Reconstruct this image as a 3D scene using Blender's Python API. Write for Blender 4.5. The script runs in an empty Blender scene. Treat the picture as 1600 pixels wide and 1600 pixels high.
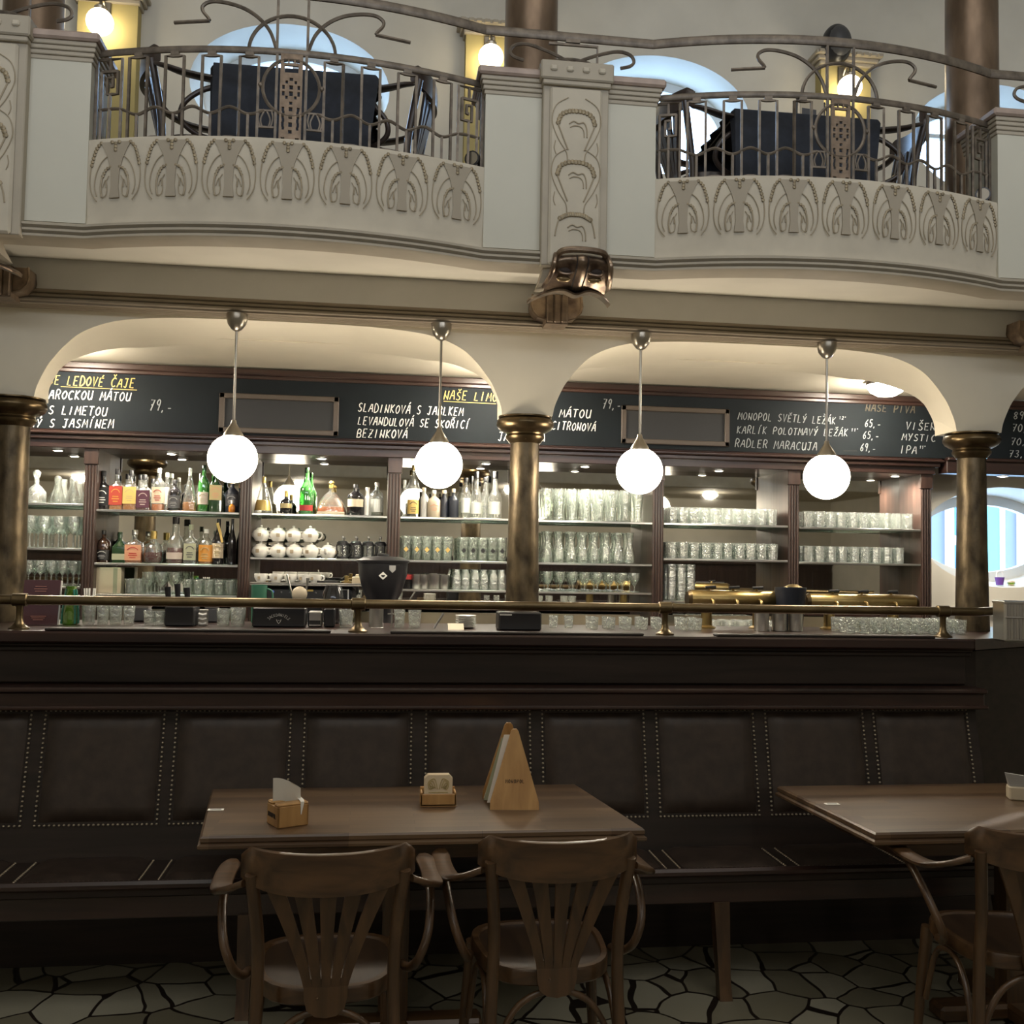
import bpy, math, random
from mathutils import Vector, Matrix
random.seed(7)
scn = bpy.context.scene
COL = scn.collection
PI = math.pi

# ------------------------------------------------------------------ camera
EYE = Vector((0, 0, 1.6))
def cam_axes(yaw, pitch, roll):
    f = Vector((math.sin(yaw), math.cos(yaw), 0)); r = Vector((math.cos(yaw), -math.sin(yaw), 0)); u = Vector((0, 0, 1))
    f2 = f * math.cos(pitch) + u * math.sin(pitch); u2 = -f * math.sin(pitch) + u * math.cos(pitch)
    return r * math.cos(roll) + u2 * math.sin(roll), -r * math.sin(roll) + u2 * math.cos(roll), f2
CR, CU, CF = cam_axes(math.radians(7.57), math.radians(2.88), math.radians(1.03))
cd = bpy.data.cameras.new('camera'); cd.sensor_width = 36; cd.lens = 36; cd.clip_end = 200
cam = bpy.data.objects.new('camera', cd); COL.objects.link(cam)
cam.matrix_world = Matrix(((CR.x, CU.x, -CF.x, EYE.x), (CR.y, CU.y, -CF.y, EYE.y), (CR.z, CU.z, -CF.z, EYE.z), (0, 0, 0, 1)))
scn.camera = cam

# ------------------------------------------------------------------ world, big lights, exposure
W = bpy.data.worlds.new('world'); scn.world = W; W.use_nodes = True
bg = W.node_tree.nodes['Background']; bg.inputs[0].default_value = (0.42, 0.66, 1.0, 1); bg.inputs[1].default_value = 5.0
vs = scn.view_settings; vs.view_transform = 'Standard'; vs.look = 'None'; vs.gamma = 1; vs.exposure = 1.42
scn.cycles.max_bounces = 8; scn.cycles.transparent_max_bounces = 24; scn.cycles.glossy_bounces = 5; scn.cycles.diffuse_bounces = 4
scn.cycles.caustics_reflective = False; scn.cycles.caustics_refractive = False; scn.cycles.sample_clamp_indirect = 4
scn.cycles.use_denoising = True
def area(name, loc, rot, sx, sy, power, col):
    l = bpy.data.lights.new(name, 'AREA'); l.shape = 'RECTANGLE'; l.size = sx; l.size_y = sy; l.energy = power; l.color = col
    o = bpy.data.objects.new(name, l); o.location = loc; o.rotation_euler = rot; COL.objects.link(o); return o
# added fill lamp below the closed ceiling, standing in for roof daylight
area('hall_top_fill', (0.6, -1.2, 8.2), (0, 0, 0), 7, 5, 62, (1.0, 0.96, 0.9))
# added fill lamp high behind the viewer, lighting the balcony; no window there
area('hall_balcony_fill', (0.8, -5.8, 4.25), (math.radians(90), 0, 0), 11, 1.15, 135, (0.8, 0.88, 1.0))

def at(px, py, Y):
    d = CR * ((px - 800) / 1600) + CU * ((800 - py) / 1600) + CF
    k = Y / d.y
    return Vector((d.x * k, Y, EYE.z + d.z * k))
def atz(px, py, Z):
    d = CR * ((px - 800) / 1600) + CU * ((800 - py) / 1600) + CF
    k = (Z - EYE.z) / d.z
    return Vector((d.x * k, d.y * k, Z))

# ------------------------------------------------------------------ materials
def newmat(name):
    m = bpy.data.materials.new(name); m.use_nodes = True
    nt = m.node_tree; return m, nt, nt.nodes['Principled BSDF']
def setp(b, col=None, rough=0.5, metal=0.0, spec=0.5, coat=0.0):
    if col is not None: b.inputs['Base Color'].default_value = (*col, 1)
    b.inputs['Roughness'].default_value = rough; b.inputs['Metallic'].default_value = metal
    b.inputs['Specular IOR Level'].default_value = spec; b.inputs['Coat Weight'].default_value = coat
def mat(name, col, rough=0.5, metal=0.0, spec=0.5, coat=0.0, vary=0.0, scale=8.0, bump=0.0, stretch=None, col2=None):
    m, nt, b = newmat(name); setp(b, col, rough, metal, spec, coat)
    if vary or bump or col2:
        tc = nt.nodes.new('ShaderNodeTexCoord'); mp = nt.nodes.new('ShaderNodeMapping'); nz = nt.nodes.new('ShaderNodeTexNoise')
        nz.inputs['Scale'].default_value = scale; nz.inputs['Detail'].default_value = 6
        if stretch: mp.inputs['Scale'].default_value = stretch
        nt.links.new(tc.outputs['Object'], mp.inputs[0]); nt.links.new(mp.outputs[0], nz.inputs['Vector'])
        if vary or col2:
            rp = nt.nodes.new('ShaderNodeValToRGB')
            a = tuple(c * (1 - vary) for c in col); c2 = col2 if col2 else tuple(min(1, c * (1 + vary)) for c in col)
            rp.color_ramp.elements[0].position = 0.35; rp.color_ramp.elements[1].position = 0.68
            rp.color_ramp.elements[0].color = (*a, 1); rp.color_ramp.elements[1].color = (*c2, 1)
            nt.links.new(nz.outputs['Fac'], rp.inputs[0]); nt.links.new(rp.outputs[0], b.inputs['Base Color'])
        if bump:
            bp = nt.nodes.new('ShaderNodeBump'); bp.inputs['Strength'].default_value = bump; bp.inputs['Distance'].default_value = 0.01
            nt.links.new(nz.outputs['Fac'], bp.inputs['Height']); nt.links.new(bp.outputs[0], b.inputs['Normal'])
    return m
def emit(name, col, s):
    m, nt, b = newmat(name); setp(b, (0.9, 0.9, 0.88), 0.2)
    b.inputs['Emission Color'].default_value = (*col, 1); b.inputs['Emission Strength'].default_value = s; return m
def glass(name, tint=(0.95, 0.97, 0.95), milk=0.10, shine=0.10, rough=0.03, edge=0.85, wave=0.0):
    m, nt, b = newmat(name); nt.nodes.remove(b); out = nt.nodes['Material Output']
    tr = nt.nodes.new('ShaderNodeBsdfTransparent'); tr.inputs[0].default_value = (*tint, 1)
    gl = nt.nodes.new('ShaderNodeBsdfGlossy'); gl.inputs['Roughness'].default_value = rough; gl.inputs[0].default_value = (0.95, 0.97, 0.95, 1)
    df = nt.nodes.new('ShaderNodeBsdfDiffuse'); df.inputs[0].default_value = (min(1, tint[0]), min(1, tint[1]), min(1, tint[2]), 1)
    lw = nt.nodes.new('ShaderNodeLayerWeight'); lw.inputs[0].default_value = 0.45
    mr = nt.nodes.new('ShaderNodeMapRange'); mr.inputs['From Min'].default_value = 0.1; mr.inputs['From Max'].default_value = 1.0
    mr.inputs['To Min'].default_value = shine; mr.inputs['To Max'].default_value = edge
    nt.links.new(lw.outputs['Facing'], mr.inputs['Value'])
    if wave:
        tc = nt.nodes.new('ShaderNodeTexCoord'); nz = nt.nodes.new('ShaderNodeTexNoise'); nz.inputs['Scale'].default_value = 55; bp = nt.nodes.new('ShaderNodeBump'); bp.inputs['Strength'].default_value = wave; bp.inputs['Distance'].default_value = 0.02
        nt.links.new(tc.outputs['Object'], nz.inputs['Vector']); nt.links.new(nz.outputs['Fac'], bp.inputs['Height']); nt.links.new(bp.outputs[0], gl.inputs['Normal']); nt.links.new(bp.outputs[0], lw.inputs['Normal'])
    m1 = nt.nodes.new('ShaderNodeMixShader'); m1.inputs[0].default_value = milk
    nt.links.new(tr.outputs[0], m1.inputs[1]); nt.links.new(df.outputs[0], m1.inputs[2])
    m2 = nt.nodes.new('ShaderNodeMixShader'); nt.links.new(mr.outputs[0], m2.inputs[0])
    nt.links.new(m1.outputs[0], m2.inputs[1]); nt.links.new(gl.outputs[0], m2.inputs[2]); nt.links.new(m2.outputs[0], out.inputs[0])
    return m
def wood(name, a, b2, rough=0.35, scale=3.0, axis='X', coat=0.2, spec=0.5):
    m, nt, b = newmat(name); setp(b, a, rough, 0, spec, coat); b.inputs['Coat Roughness'].default_value = 0.25
    tc = nt.nodes.new('ShaderNodeTexCoord'); mp = nt.nodes.new('ShaderNodeMapping')
    s = {'X': (0.6, 9, 9), 'Y': (9, 0.6, 9), 'Z': (9, 9, 0.6)}[axis]; mp.inputs['Scale'].default_value = s
    nz = nt.nodes.new('ShaderNodeTexNoise'); nz.inputs['Scale'].default_value = scale; nz.inputs['Detail'].default_value = 8; nz.inputs['Distortion'].default_value = 0.6
    rp = nt.nodes.new('ShaderNodeValToRGB'); rp.color_ramp.elements[0].position = 0.32; rp.color_ramp.elements[1].position = 0.7
    rp.color_ramp.elements[0].color = (*a, 1); rp.color_ramp.elements[1].color = (*b2, 1)
    nt.links.new(tc.outputs['Object'], mp.inputs[0]); nt.links.new(mp.outputs[0], nz.inputs['Vector']); nt.links.new(nz.outputs['Fac'], rp.inputs[0])
    nt.links.new(rp.outputs[0], b.inputs['Base Color']); return m

M = {}
M['plaster'] = mat('cream_plaster', (0.66, 0.62, 0.53), 0.85, vary=0.05, scale=3, bump=0.05)
M['spandrel'] = mat('warm_plaster', (0.72, 0.66, 0.53), 0.85, vary=0.04, scale=3, bump=0.05)
M['fascia'] = mat('grey_fascia_paint', (0.62, 0.61, 0.58), 0.8, vary=0.04, scale=4)
M['parapet'] = mat('parapet_plaster', (0.54, 0.485, 0.385), 0.8, vary=0.07, scale=7, bump=0.15)
M['panel'] = mat('pale_green_grey_panel', (0.58, 0.56, 0.47), 0.7, vary=0.02, scale=4)
M['tan'] = mat('tan_moulding_paint', (0.42, 0.37, 0.29), 0.7, vary=0.05, scale=9)
M['relief'] = mat('carved_line_tone', (0.36, 0.30, 0.21), 0.6)  # darker tan than the parapet behind it
M['trunk'] = mat('tan_relief_paint', (0.37, 0.32, 0.245), 0.75)
M['gilt'] = mat('worn_gilt', (0.27, 0.215, 0.13), 0.4, 0.25, vary=0.3, scale=60)
M['tandark'] = mat('brown_moulding_paint', (0.235, 0.19, 0.135), 0.7, vary=0.05, scale=9)
M['pink'] = mat('rose_marble_cap', (0.40, 0.31, 0.26), 0.4, vary=0.15, scale=12)
M['olive'] = mat('ochre_pilaster_paint', (0.44, 0.36, 0.15), 0.8, vary=0.04, scale=4)
M['bronze'] = mat('patinated_brass', (0.075, 0.055, 0.032), 0.40, 0.75, vary=0.5, scale=16, bump=0.5, stretch=(1, 1, 0.5), col2=(0.155, 0.117, 0.068))
M['bronze_up'] = mat('brown_marbled_metal', (0.17, 0.115, 0.075), 0.32, 0.6, vary=0.4, scale=7, stretch=(1, 1, 0.4), col2=(0.27, 0.19, 0.13))
M['capital'] = mat('dark_brass', (0.105, 0.074, 0.038), 0.3, 0.9, vary=0.25, scale=14)
M['rail_brass'] = mat('aged_brass_pipe', (0.13, 0.095, 0.05), 0.32, 0.9, vary=0.2, scale=12)
M['brass'] = mat('polished_brass', (0.34, 0.245, 0.10), 0.3, 0.95, vary=0.12, scale=10)
M['iron'] = mat('bronze_painted_iron', (0.16, 0.13, 0.10), 0.45, 0.4, vary=0.3, scale=25)
M['plate'] = mat('pierced_bronze_plate', (0.20, 0.145, 0.10), 0.45, 0.5, vary=0.25, scale=30)
M['mask'] = mat('old_bronze_casting', (0.17, 0.115, 0.085), 0.3, 0.75, vary=0.4, scale=16, bump=0.1, col2=(0.34, 0.25, 0.17))
M['brass_old'] = mat('rubbed_bronze', (0.36, 0.27, 0.15), 0.28, 0.85)
M['nickel'] = mat('bronzed_nickel', (0.30, 0.27, 0.22), 0.28, 0.9)
M['globe'] = emit('opal_globe_light', (1.0, 0.88, 0.70), 13.0)
M['sconce'] = emit('opal_sconce_light', (1.0, 0.86, 0.60), 5.0)
M['spotglow'] = emit('downlight_glow', (1.0, 0.93, 0.80), 14.0)
M['cablelight'] = emit('dome_glow', (1.0, 0.90, 0.74), 75.0)
M['mahogany'] = wood('dark_mahogany', (0.016, 0.008, 0.007), (0.042, 0.020, 0.015), 0.3, axis='X')
M['mahogany_v'] = wood('dark_mahogany_upright', (0.026, 0.014, 0.011), (0.062, 0.034, 0.026), 0.33, axis='Z')
M['barwood'] = wood('bar_front_wood', (0.015, 0.011, 0.009), (0.032, 0.021, 0.017), 0.5, axis='X', coat=0.0, spec=0.3)
M['chairwood'] = wood('bentwood_beech', (0.040, 0.021, 0.010), (0.105, 0.056, 0.025), 0.32, axis='Z')
M['chairwood_x'] = wood('bentwood_crest', (0.040, 0.021, 0.010), (0.115, 0.06, 0.026), 0.3, axis='X')
M['seatwood'] = wood('worn_seat_ply', (0.022, 0.013, 0.008), (0.05, 0.028, 0.015), 0.4, axis='Y')
M['pine'] = wood('light_varnished_wood', (0.36, 0.19, 0.065), (0.50, 0.29, 0.11), 0.45, axis='Z')
M['leather'] = mat('brown_leather', (0.033, 0.022, 0.017), 0.45, spec=0.4, vary=0.25, scale=20, bump=0.12)
M['nail'] = mat('nail_heads', (0.55, 0.48, 0.38), 0.35, 1.0)
M['board'] = mat('chalkboard', (0.007, 0.010, 0.0125), 0.75, spec=0.2, vary=0.15, scale=3)
M['chalk'] = mat('white_chalk', (0.66, 0.66, 0.62), 0.9)
M['chalk_y'] = mat('yellow_chalk', (0.50, 0.38, 0.13), 0.9)
M['chalk_d'] = mat('faded_yellow_chalk', (0.075, 0.065, 0.045), 0.9)
M['chalk_g'] = mat('faded_white_chalk', (0.27, 0.29, 0.29), 0.9)
M['frameb'] = mat('bronze_picture_frame', (0.075, 0.058, 0.045), 0.5, 0.2)
M['framein'] = mat('slate_board_inside', (0.016, 0.0165, 0.018), 0.7)
m, nt, b = newmat('mirror_silver'); setp(b, (0.72, 0.72, 0.68), 0.02, 1.0); M['mirror'] = m
M['glass'] = glass('clear_glass', milk=0.055, wave=0.25)
M['tumbler'] = glass('ribbed_clear_glass', milk=0.16, shine=0.20, rough=0.05, edge=0.9, wave=0.55)
M['pane'] = glass('window_glass', (0.97, 0.98, 1.0), 0.0, 0.04, 0.01, 0.4)
M['shelfglass'] = glass('shelf_glass', (0.80, 0.90, 0.86), 0.06, 0.12, 0.02, 0.6)
M['green_glass'] = glass('green_bottle_glass', (0.10, 0.42, 0.10), 0.35, 0.10)
M['lime_glass'] = glass('lime_glass', (0.22, 0.45, 0.05), 0.35, 0.10)
M['teal_glass'] = glass('teal_glass', (0.05, 0.45, 0.36), 0.35, 0.10)
M['dkgreen'] = mat('dark_green_glass', (0.018, 0.045, 0.018), 0.12, coat=0.5)
M['dkglass'] = mat('black_bottle_glass', (0.012, 0.011, 0.012), 0.12, coat=0.5)
M['brglass'] = mat('brown_bottle_glass', (0.035, 0.015, 0.008), 0.12, coat=0.5)
M['frost'] = glass('frosted_glass', (0.86, 0.88, 0.84), 0.42, 0.12, 0.25)
M['amber'] = mat('amber_spirit', (0.42, 0.15, 0.02), 0.1)
M['orange'] = mat('orange_spirit', (0.62, 0.17, 0.04), 0.1)
M['darkred'] = mat('dark_red_spirit', (0.10, 0.012, 0.010), 0.1)
M['gold'] = mat('gold_foil', (0.60, 0.44, 0.15), 0.3, 0.8)
for n, c in dict(black=(0.012, 0.012, 0.013), white=(0.78, 0.77, 0.72), red=(0.42, 0.055, 0.035), yellow=(0.66, 0.46, 0.14), purple=(0.085, 0.025, 0.045),
                 cream=(0.66, 0.56, 0.40), tanl=(0.45, 0.36, 0.17), peach=(0.56, 0.28, 0.16), lilac=(0.50, 0.42, 0.36), sage=(0.36, 0.37, 0.25),
                 darkgrey=(0.07, 0.07, 0.075), grey=(0.33, 0.33, 0.32), burgundy=(0.060, 0.008, 0.013), orangel=(0.62, 0.28, 0.05), navy=(0.008, 0.011, 0.020),
                 redlbl=(0.40, 0.03, 0.03), beige=(0.48, 0.41, 0.30), khaki=(0.37, 0.30, 0.20), violet=(0.12, 0.045, 0.28), blue=(0.05, 0.12, 0.6),
                 greenc=(0.03, 0.13, 0.08), pinkc=(0.66, 0.30, 0.24)).items():
    M[n] = mat('paint_' + n, c, 0.45)
M['ceramic'] = mat('white_porcelain', (0.80, 0.78, 0.72), 0.16, coat=0.4)
M['steel'] = mat('brushed_steel', (0.52, 0.51, 0.49), 0.28, 1.0)
M['plastic'] = mat('black_plastic', (0.014, 0.014, 0.016), 0.35)
M['cloth'] = mat('dark_tablecloth', (0.014, 0.018, 0.028), 0.8, vary=0.2, scale=30)
M['shadedwood'] = wood('shaded_gallery_wood', (0.020, 0.014, 0.012), (0.045, 0.03, 0.024), 0.35, axis='Z')  # chair wood darkened to put backlit shade into the colour
M['paper'] = mat('white_paper', (0.72, 0.70, 0.65), 0.8)
M['ext_lilac'] = mat('lilac_facade_render', (0.16, 0.165, 0.19), 0.9)
M['ext_cyan'] = mat('turquoise_facade_render', (0.12, 0.34, 0.30), 0.9)
M['ext_white'] = mat('white_facade_trim', (0.6, 0.5, 0.42), 0.7)
M['ext_blue'] = mat('blue_facade_window', (0.05, 0.13, 0.22), 0.5)
M['winwhite'] = mat('white_window_paint', (0.68, 0.69, 0.68), 0.5)
M['burn_shade'] = mat('burn_and_shade_dark', (0.03, 0.02, 0.015), 0.8)  # burnt lettering, and shade painted into the mask's hollows and grooves

# table top: glued strips of wood
m, nt, b = newmat('table_top_strips'); setp(b, None, 0.36, 0, 0.5, 0.35); b.inputs['Coat Roughness'].default_value = 0.3
tc = nt.nodes.new('ShaderNodeTexCoord'); br = nt.nodes.new('ShaderNodeTexBrick'); br.inputs['Scale'].default_value = 1
br.inputs['Brick Width'].default_value = 0.42; br.inputs['Row Height'].default_value = 0.045; br.inputs['Mortar Size'].default_value = 0.0008
br.inputs['Color1'].default_value = (0.070, 0.040, 0.021, 1); br.inputs['Color2'].default_value = (0.145, 0.092, 0.050, 1); br.inputs['Mortar'].default_value = (0.05, 0.027, 0.014, 1)
nz = nt.nodes.new('ShaderNodeTexNoise'); mp = nt.nodes.new('ShaderNodeMapping'); mp.inputs['Scale'].default_value = (2, 40, 2); nz.inputs['Scale'].default_value = 2; nz.inputs['Detail'].default_value = 6
mx = nt.nodes.new('ShaderNodeMix'); mx.data_type = 'RGBA'; mx.blend_type = 'MULTIPLY'; mx.inputs[0].default_value = 0.7
rp = nt.nodes.new('ShaderNodeValToRGB'); rp.color_ramp.elements[0].color = (0.55, 0.5, 0.45, 1); rp.color_ramp.elements[1].color = (1.2, 1.15, 1.1, 1)
nt.links.new(tc.outputs['Object'], br.inputs['Vector']); nt.links.new(tc.outputs['Object'], mp.inputs[0]); nt.links.new(mp.outputs[0], nz.inputs['Vector'])
nt.links.new(nz.outputs['Fac'], rp.inputs[0]); nt.links.new(br.outputs['Color'], mx.inputs[6]); nt.links.new(rp.outputs[0], mx.inputs[7]); nt.links.new(mx.outputs[2], b.inputs['Base Color'])
M['tabletop'] = m
# broken marble paving
m, nt, b = newmat('broken_marble_paving'); setp(b, None, 0.35)
tc = nt.nodes.new('ShaderNodeTexCoord'); wn = nt.nodes.new('ShaderNodeTexNoise'); wn.inputs['Scale'].default_value = 3
vm = nt.nodes.new('ShaderNodeVectorMath'); vm.operation = 'MULTIPLY_ADD'; vm.inputs[1].default_value = (0.12, 0.12, 0)
nt.links.new(tc.outputs['Object'], wn.inputs['Vector']); nt.links.new(wn.outputs['Color'], vm.inputs[0]); nt.links.new(tc.outputs['Object'], vm.inputs[2])
v1 = nt.nodes.new('ShaderNodeTexVoronoi'); v1.feature = 'DISTANCE_TO_EDGE'; v1.inputs['Scale'].default_value = 5.2
v2 = nt.nodes.new('ShaderNodeTexVoronoi'); v2.inputs['Scale'].default_value = 5.2
nt.links.new(vm.outputs[0], v1.inputs['Vector']); nt.links.new(vm.outputs[0], v2.inputs['Vector'])
r1 = nt.nodes.new('ShaderNodeValToRGB'); r1.color_ramp.interpolation = 'CONSTANT'; r1.color_ramp.elements[1].position = 0.026
r1.color_ramp.elements[0].color = (0, 0, 0, 1); r1.color_ramp.elements[1].color = (1, 1, 1, 1)
r2 = nt.nodes.new('ShaderNodeValToRGB'); r2.color_ramp.elements[0].color = (0.16, 0.145, 0.10, 1); r2.color_ramp.elements[1].color = (0.36, 0.345, 0.27, 1)
sep = nt.nodes.new('ShaderNodeSeparateColor'); nt.links.new(v2.outputs['Color'], sep.inputs[0]); nt.links.new(sep.outputs[0], r2.inputs[0])
mx = nt.nodes.new('ShaderNodeMix'); mx.data_type = 'RGBA'; mx.inputs[6].default_value = (0.018, 0.013, 0.010, 1)
nt.links.new(v1.outputs['Distance'], r1.inputs[0]); nt.links.new(r1.outputs[0], mx.inputs[0]); nt.links.new(r2.outputs[0], mx.inputs[7]); nt.links.new(mx.outputs[2], b.inputs['Base Color'])
M['floor'] = m

# ------------------------------------------------------------------ mesh builder
class MB:
    def __init__(s, off=(0, 0, 0)): s.v = []; s.f = []; s.o = Vector(off)
    def add(s, vs, fs):
        n = len(s.v); s.v += [tuple(Vector(p) - s.o) for p in vs]; s.f += [tuple(i + n for i in f) for f in fs]; return s
    def box(s, x0, y0, z0, x1, y1, z1, b=0.0):
        if x0 > x1: x0, x1 = x1, x0
        if y0 > y1: y0, y1 = y1, y0
        if z0 > z1: z0, z1 = z1, z0
        b = min(b, (x1 - x0) * .45, (y1 - y0) * .45, (z1 - z0) * .45)
        if b <= 0:
            return s.add([(x, y, z) for z in (z0, z1) for y in (y0, y1) for x in (x0, x1)],
                         [(0, 2, 3, 1), (4, 5, 7, 6), (0, 1, 5, 4), (2, 6, 7, 3), (0, 4, 6, 2), (1, 3, 7, 5)])
        vs = []; idx = {}
        for i, (X, xi) in enumerate(((x0, x0 + b), (x1, x1 - b))):
            for j, (Yv, yi) in enumerate(((y0, y0 + b), (y1, y1 - b))):
                for k, (Z, zi) in enumerate(((z0, z0 + b), (z1, z1 - b))):
                    idx[i, j, k, 0] = len(vs); vs.append((X, yi, zi)); idx[i, j, k, 1] = len(vs); vs.append((xi, Yv, zi)); idx[i, j, k, 2] = len(vs); vs.append((xi, yi, Z))
        fs = []
        for i in (0, 1):
            q = [idx[i, 0, 0, 0], idx[i, 1, 0, 0], idx[i, 1, 1, 0], idx[i, 0, 1, 0]]; fs.append(q if i else q[::-1])
            q = [idx[0, i, 0, 1], idx[1, i, 0, 1], idx[1, i, 1, 1], idx[0, i, 1, 1]]; fs.append(q[::-1] if i else q)
            q = [idx[0, 0, i, 2], idx[1, 0, i, 2], idx[1, 1, i, 2], idx[0, 1, i, 2]]; fs.append(q if i else q[::-1])
        for i in (0, 1):
            for j in (0, 1):
                fs.append((idx[i, j, 0, 0], idx[i, j, 1, 0], idx[i, j, 1, 1], idx[i, j, 0, 1]))
                fs.append((idx[i, 0, j, 0], idx[i, 1, j, 0], idx[i, 1, j, 2], idx[i, 0, j, 2]))
                fs.append((idx[0, i, j, 1], idx[1, i, j, 1], idx[1, i, j, 2], idx[0, i, j, 2]))
                for k in (0, 1): fs.append((idx[i, j, k, 0], idx[i, j, k, 1], idx[i, j, k, 2]))
        return s.add(vs, fs)
    def loft(s, rings, closed=True, cap=True):
        n = len(rings[0]); vs = [p for r in rings for p in r]; fs = []
        for a in range(len(rings) - 1):
            for i in range(n if closed else n - 1):
                j = (i + 1) % n; fs.append((a * n + i, a * n + j, (a + 1) * n + j, (a + 1) * n + i))
        if cap and closed:
            fs.append(tuple(range(n))[::-1]); fs.append(tuple(range((len(rings) - 1) * n, len(rings) * n)))
        return s.add(vs, fs)
    def lathe(s, prof, c=(0, 0, 0), seg=20, cap=True, e=2.0, sx=1.0, sy=1.0):
        rings = []
        for r, z in prof:
            ring = []
            for i in range(seg):
                t = 2 * PI * (i + 0.5) / seg; ct, st = math.cos(t), math.sin(t)
                k = 1 / ((abs(ct) ** e + abs(st) ** e) ** (1 / e))
                ring.append((c[0] + r * sx * ct * k, c[1] + r * sy * st * k, c[2] + z))
            rings.append(ring)
        return s.loft(rings, True, cap)
    def tube(s, pts, r, seg=8, closed=False, sq=None):
        pts = [Vector(p) for p in pts]; n = len(pts); rings = []; rr = r if isinstance(r, (list, tuple)) else [r] * n
        prev = None
        for i, p in enumerate(pts):
            if closed: t = pts[(i + 1) % n] - pts[i - 1]
            else: t = pts[min(i + 1, n - 1)] - pts[max(i - 1, 0)]
            if t.length < 1e-9: t = Vector((0, 0, 1))
            t.normalize()
            if prev is None:
                up = Vector((0, 1, 0)) if abs(t.y) < 0.9 else Vector((0, 0, 1)); a = t.cross(up).normalized()
            else:
                a = prev - t * prev.dot(t)
                if a.length < 1e-6: a = t.orthogonal()
                a.normalize()
            prev = a; b2 = t.cross(a)
            w, h = (sq if sq else (1, 1))
            rings.append([p + a * (math.cos(2 * PI * (k + .5) / seg) * rr[i] * w) + b2 * (math.sin(2 * PI * (k + .5) / seg) * rr[i] * h) for k in range(seg)])
        if closed: rings.append(rings[0])
        return s.loft(rings, True, not closed)
    def prism(s, poly, fn, d0, d1):
        n = len(poly); vs = [fn(u, v, d0) for u, v in poly] + [fn(u, v, d1) for u, v in poly]
        fs = [tuple(range(n)), tuple(range(n, 2 * n))[::-1]] + [(i, i + n, (i + 1) % n + n, (i + 1) % n) for i in range(n)]
        return s.add(vs, fs)
    def sphere(s, c, r, seg=16, rings=10, sx=1, sy=1, sz=1):
        prof = [(max(1e-4, math.sin(PI * k / rings)) * r, -math.cos(PI * k / rings) * r * sz) for k in range(rings + 1)]
        return s.lathe(prof, c, seg, True, 2.0, sx, sy)
    def build(s, name, material, parent=None, smooth=35, label=None, kind=None):
        me = bpy.data.meshes.new(name); me.from_pydata(s.v, [], s.f); me.validate(); me.update()
        import bmesh
        bm = bmesh.new(); bm.from_mesh(me); bmesh.ops.recalc_face_normals(bm, faces=bm.faces); bm.to_mesh(me); bm.free()
        if smooth:
            me.polygons.foreach_set('use_smooth', [True] * len(me.polygons)); me.set_sharp_from_angle(angle=math.radians(smooth))
        me.materials.append(M[material] if isinstance(material, str) else material)
        o = bpy.data.objects.new(name, me); COL.objects.link(o)
        if parent is not None: o.parent = parent
        else: o.location = s.o
        if label: o['label'] = label
        if kind: o['kind'] = kind
        return o
def xz(Y): return lambda u, v, d: (u, Y + d, v)
def xy(Z): return lambda u, v, d: (u, v, Z + d)
def tag(o, label, cat, group=None):
    o['label'] = label; o['category'] = cat
    if group: o['group'] = group
    return o
def thing(name, label, cat, loc=(0, 0, 0), rotz=0.0, group=None):
    o = bpy.data.objects.new(name, None); o.empty_display_size = 0.05; COL.objects.link(o); o.location = loc; o.rotation_euler = (0, 0, rotz)
    return tag(o, label, cat, group)
def struct(o): o['kind'] = 'structure'; return o
def kids(o): return [c for c in bpy.data.objects if c.parent == o]
KID = {}
def dup(o, loc, rotz=None, label=None, group=None, scale=None, material=None):
    if o.name not in KID:
        KID[o.name] = [(c, kids(c)) for c in kids(o)]
    r = o.copy(); COL.objects.link(r); r.location = loc
    if rotz is not None: r.rotation_euler = (0, 0, rotz)
    if label: r['label'] = label
    if group: r['group'] = group
    if scale: r.scale = scale
    def rem(x):
        if material and x.type == 'MESH':
            x.material_slots[0].link = 'OBJECT'; x.material_slots[0].material = M[material]
    for c, gs in KID[o.name]:
        d = c.copy(); COL.objects.link(d); d.parent = r; rem(d)
        for g in gs:
            h = g.copy(); COL.objects.link(h); h.parent = d; rem(h)
    return r
def smooth_pts(pts, n=6):
    pts = [Vector(p) for p in pts]; out = []
    for i in range(len(pts) - 1):
        p0 = pts[max(i - 1, 0)]; p1 = pts[i]; p2 = pts[i + 1]; p3 = pts[min(i + 2, len(pts) - 1)]
        for k in range(n):
            t = k / n
            out.append(0.5 * ((2 * p1) + (p2 - p0) * t + (2 * p0 - 5 * p1 + 4 * p2 - p3) * t * t + (3 * p1 - p0 - 3 * p2 + p3) * t ** 3))
    out.append(pts[-1]); return out

# ================================================================== SETTING
XL, XR, YB, YW, ZC = -6.5, 8.5, -6.0, 6.25, 8.5
BAYS = [-6.25, -3.94, -1.632, 0.695, 2.978, 5.26, 7.54]      # column axes along the room
COLX = [-1.615, 0.695, 2.98]
struct(MB().box(XL - .3, YB - .3, -.2, XR + .3, YW + .4, 0).build('floor', 'floor', smooth=0))
struct(MB().box(XL - .3, YB - .3, ZC, XR + .3, YW + .4, ZC + .2).build('ceiling', 'plaster', smooth=0))
struct(MB().box(XL - .3, YB - .3, 0, XL, YW + .4, ZC).build('wall_left', 'plaster', smooth=0))
struct(MB().box(XR, YB - .3, 0, XR + .3, YW + .4, ZC).build('wall_right', 'plaster', smooth=0))
struct(MB().box(XL - .3, YB - .3, 0, XR + .3, YB, ZC).build('wall_front', 'plaster', smooth=0))
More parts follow.
